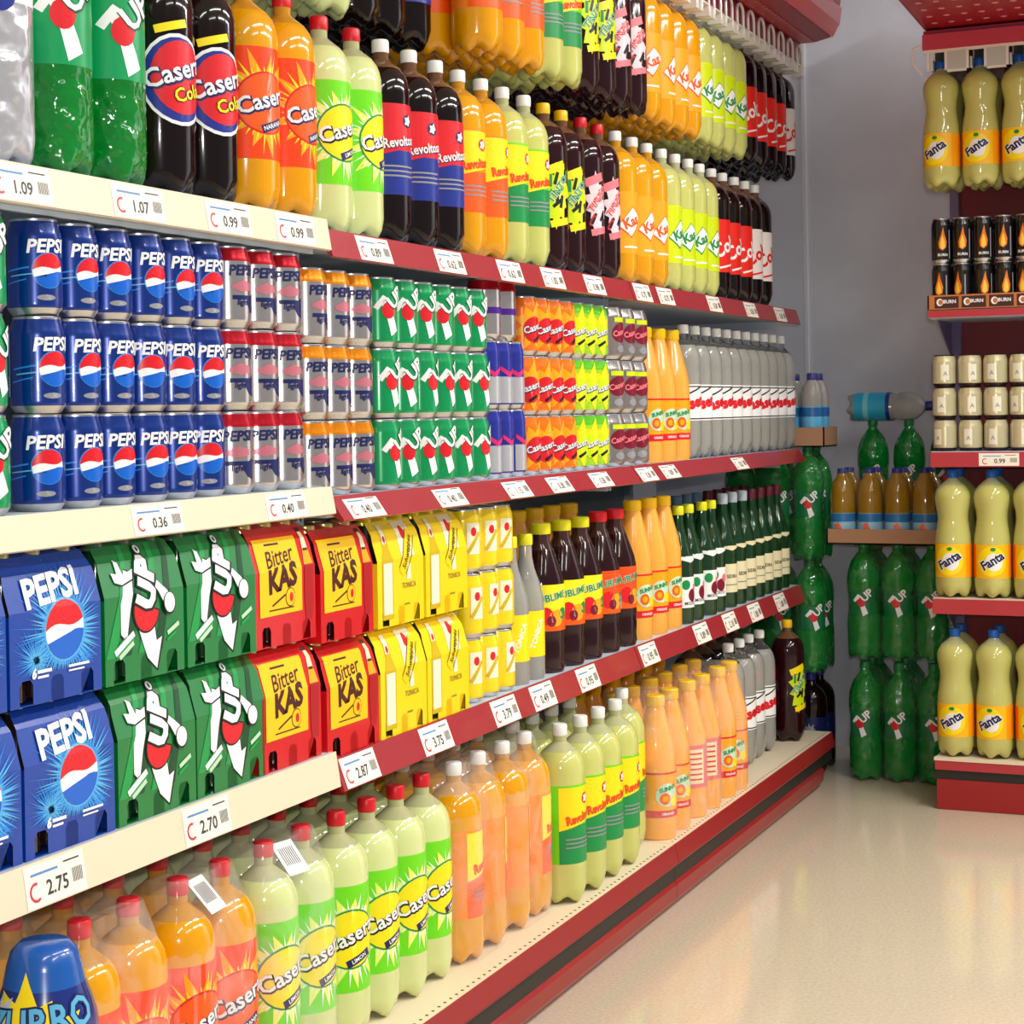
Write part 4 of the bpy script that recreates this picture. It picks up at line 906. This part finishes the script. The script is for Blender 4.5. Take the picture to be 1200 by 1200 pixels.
# ------------------------------------------------------------------ shelving on the back wall
GY, GX0, GX1 = 4.90, -.918, .36
REDG = M('gondola_red_rail', (176, 48, 58), .35, coat=.3); REDK = M('kick_red', (150, 18, 22), .35, coat=.3); WINEP = M('wine_back_panel', (120, 26, 38), .5); VIO = M('violet_bracket', (120, 110, 150), .5)
mb = MB(); mb.box((GX0+.004, 5.235, .001), (GX1, 5.255, 2.14), WINEP); g = tag(mb.build('back_frame'), 'wine red back panel of the short shelving facing the aisle', 'shelving frame')
for x in (GX0+.02, GX1-.02):
    u = MB(); u.box((x-.012, 5.215, .001), (x+.012, 5.235, 2.14), VIO); u.build('upright', g)
def gshelf(z, label, tags=(), D=.33, railh=.042):
    y0 = GY+.006
    mb = MB(); mb.box((GX0+.002, y0, z-.022), (GX1, 5.213, z), CRM if z < .6 else MET); s = tag(mb.build('wall_shelf'), label, 'shelf', 'shelves of the short shelving')
    r = MB(); r.box((GX0+.002, GY-.004, z-railh), (GX1, GY+.0055, z-.002), REDG); r.build('price_rail', s)
    for x in (GX0+.006,):
        b = MB(); b.add([(x, 5.21, z-.022), (x, 5.0, z-.022), (x, 5.21, z-.12), (x+.003, 5.21, z-.022), (x+.003, 5.0, z-.022), (x+.003, 5.21, z-.12)], [(0, 1, 2), (5, 4, 3), (0, 3, 4, 1), (1, 4, 5, 2), (2, 5, 3, 0)], VIO); b.build('bracket', s)
    for (tx, price) in tags:
        t = MB(); printed(t, price_items(.105, .034, price), lambda u, w, o: (tx+u, GY-.0045-o, z-railh+.003+w), base=.0003); t.build('price_tag', s)
gshelf(.573, 'second shelf of the short shelving, bearing contoured soda bottles')
gshelf(.970, 'third shelf of the short shelving, bearing cream cans', [(-.735, '0.99'), (-.45, '0.99')])
gshelf(1.352, 'top shelf of the short shelving, bearing black flame cans', [(-.45, '1.15')], railh=.02)
mb = MB(); mb.box((GX0+.002, GY+.02, .120), (GX1, 5.213, .140), CRM); s = tag(mb.build('base_shelf'), 'bottom tray of the short shelving with red fascia and kick plate', 'shelf')
t = MB(); t.box((GX0, GY-.004, .133), (GX1, GY+.02, .1405), CRM); t.build('tray_edge', s)
t = MB(); t.box((GX0+.002, GY-.002, .108), (GX1, GY+.014, .133), REDG); t.build('fascia', s)
t = MB(); t.box((GX0+.002, GY+.004, .082), (GX1, GY+.03, .108), DARK); t.build('rubber_strip', s)
t = MB(); t.box((GX0+.006, GY-.000, .001), (GX1, GY+.03, .082), REDK); t.build('kick_plate', s)
NB = 12
FX = [-.868+.104*i for i in range(NB)]
def frow(xs, y, z, what, grp):
    for i, x in enumerate(xs):
        put(K['fanta'], (x, y, z), -PI/2-.08+jit(.22), f'pale lemon soda bottle {what}, {"nearest the corner" if i == 0 else ORD[i] + " from the corner"}', grp)
frow(FX[:6], 4.955, .1410, 'on bottom tray of short shelving', 'contoured bottles on the bottom tray')
frow(FX[:6], 4.955, .5735, 'on second shelf of short shelving', 'contoured bottles on the second shelf')
frow(FX[:5], 5.062, .1410, 'in second row on bottom tray', 'contoured bottles in the second row')
frow(FX[:5], 5.062, .5735, 'in second row on second shelf', 'contoured bottles in the second row above')
frow([-.882+.104*i for i in range(6)], 4.945, 1.684, 'hanging by the neck in front', 'hanging contoured bottles')
frow([-.882+.104*i for i in range(5)], 5.047, 1.684, 'hanging by the neck in second row', 'hanging contoured bottles behind')
for i in range(6):
    put(CLIP2, (-.882+.104*i, 4.945, 2.037), -PI/2, f'white neck clip over hanging lemon soda bottles, {ORD[i]} from the corner', 'neck clips of the short rack')
for t in range(3):
    for i in range(8):
        put(K['creamcan'], (-.884+.068*i, 4.945, .9705+.0872*t), -PI/2+jit(.5), f'cream can with dark rim, {TN[t]} tier, {ORD[i]} from the corner', 'cream cans on the short shelving')
tb = M('orange_tray_print', (190, 110, 55), .5)
mb = MB(); mb.box((-.918, 4.898, 1.3535), (-.34, 4.902, 1.392), tb); mb.box((-.918, 4.898, 1.3535), (-.914, 5.02, 1.392), tb); mb.box((-.918, 4.902, 1.3530), (-.34, 5.02, 1.3560), tb)
tt = tag(mb.build('cardboard_tray'), 'orange printed cardboard tray holding black flame cans', 'cardboard tray')
d = MB(); its = []
for i in range(8):
    x = -.885+.072*i
    its += [ELL(x, .019, .009, .010, WHITE, 2), ELL(x+.002, .019, .006, .007, tb, 3), T('BURN', .013, x+.026, .020, WHITE, .03, 0, 0, lay=2), RCT(x-.014, .003, x+.050, .034, M('tray_dark', (60, 30, 22), .5), 1)]
printed(d, its, lambda u, w, o: (u, 4.898-o, 1.3535+w), base=.0003); d.build('tray_print', tt)
for t in range(2):
    for i in range(10):
        put(K['flamecan'], (-.885+.0552*i, 4.932, 1.3565+.1225*t), -PI/2+jit(.35), f'black can with flame, {("bottom", "top")[t]} tier, {ORD[i]} from the corner', 'black flame cans on the top shelf')
        if i < 6: put(K['flamecan'], (-.885+.0552*i, 4.988, 1.3565+.1225*t), -PI/2+jit(.35), f'black can with flame in rear row, {("bottom", "top")[t]} tier, {ORD[i]} from the corner', 'black flame cans in the rear row')
mb = MB(); mb.box((GX0, 4.93, 2.105), (GX1, 5.235, 2.118), PURR); rk = tag(mb.build('hanging_rack'), 'pink-red overhead rack of the short shelving with white clips', 'bottle rack')
b = MB(); b.box((GX0-.002, 4.885, 2.052), (GX1, 4.893, 2.094), M('pink_red_rail', (196, 62, 84), .4)); b.box((GX0, 4.893, 2.088), (GX1, 4.93, 2.105), PURR); b.build('rack_fascia', rk)
b = MB(); PANE = M('grey_clip_pane', (190, 196, 192), .15, coat=.5)
b.box((GX0-.001, 4.889, 2.044), (GX1, 4.896, 2.052), HG)
for i in range(12):
    xc = -.882+.104*i
    if xc > GX1: break
    for a_, b_, mm in ((-.027, -.020, HG), (.020, .027, HG), (.027, .077, PANE)): b.box((xc+a_, 4.888, 1.996), (min(xc+b_, GX1), 4.896, 2.044), mm)
    b.box((xc+.027, 4.889, 1.990), (min(xc+.077, GX1), 4.897, 1.998), HG)
b.build('clip_strip', rk)
bb = MB(); bb.tube([(GX0-.03, 4.89, 2.058), (GX0-.004, 4.89, 2.066)], .003, HG, 6); bb.tube([(GX0-.03, 4.89, 2.058), (GX0-.028, 4.89, 2.02), (GX0-.004, 4.89, 1.985)], .003, HG, 6); bb.build('end_hook', rk)
c = MB(); vs = [(GX0, 4.90, 2.112), (GX0, 4.42, 2.128), (GX0, 4.40, 2.18), (GX0, 4.40, 2.40), (GX0, 5.23, 2.40), (GX0, 5.23, 2.12)]
c.add(vs + [(GX1, y, z) for _, y, z in vs], [(5, 4, 3, 2, 1, 0), (6, 7, 8, 9, 10, 11)] + [(i, (i+1) % 6, (i+1) % 6+6, i+6) for i in range(6)], REDL)
cg = tag(c.build('canopy'), 'dark red canopy with punched underside over the short shelving', 'canopy')
perf2 = dotted('red_underside_lit_holes', (150, 22, 36), (225, 150, 150), .045, .075, .0085, ax=(0, 1), rough=.3)  # holes are colour only: pinkish dots stand for light coming through
u = MB(); u.add([(GX0+.01, 4.895, 2.1108), (GX1, 4.895, 2.1108), (GX1, 4.425, 2.1262), (GX0+.01, 4.425, 2.1262), (GX0+.01, 4.895, 2.112), (GX1, 4.895, 2.112), (GX1, 4.425, 2.128), (GX0+.01, 4.425, 2.128)], [(0, 3, 2, 1), (4, 5, 6, 7), (0, 1, 5, 4), (1, 2, 6, 5), (2, 3, 7, 6), (3, 0, 4, 7)], perf2); u.build('punched_underside', cg)
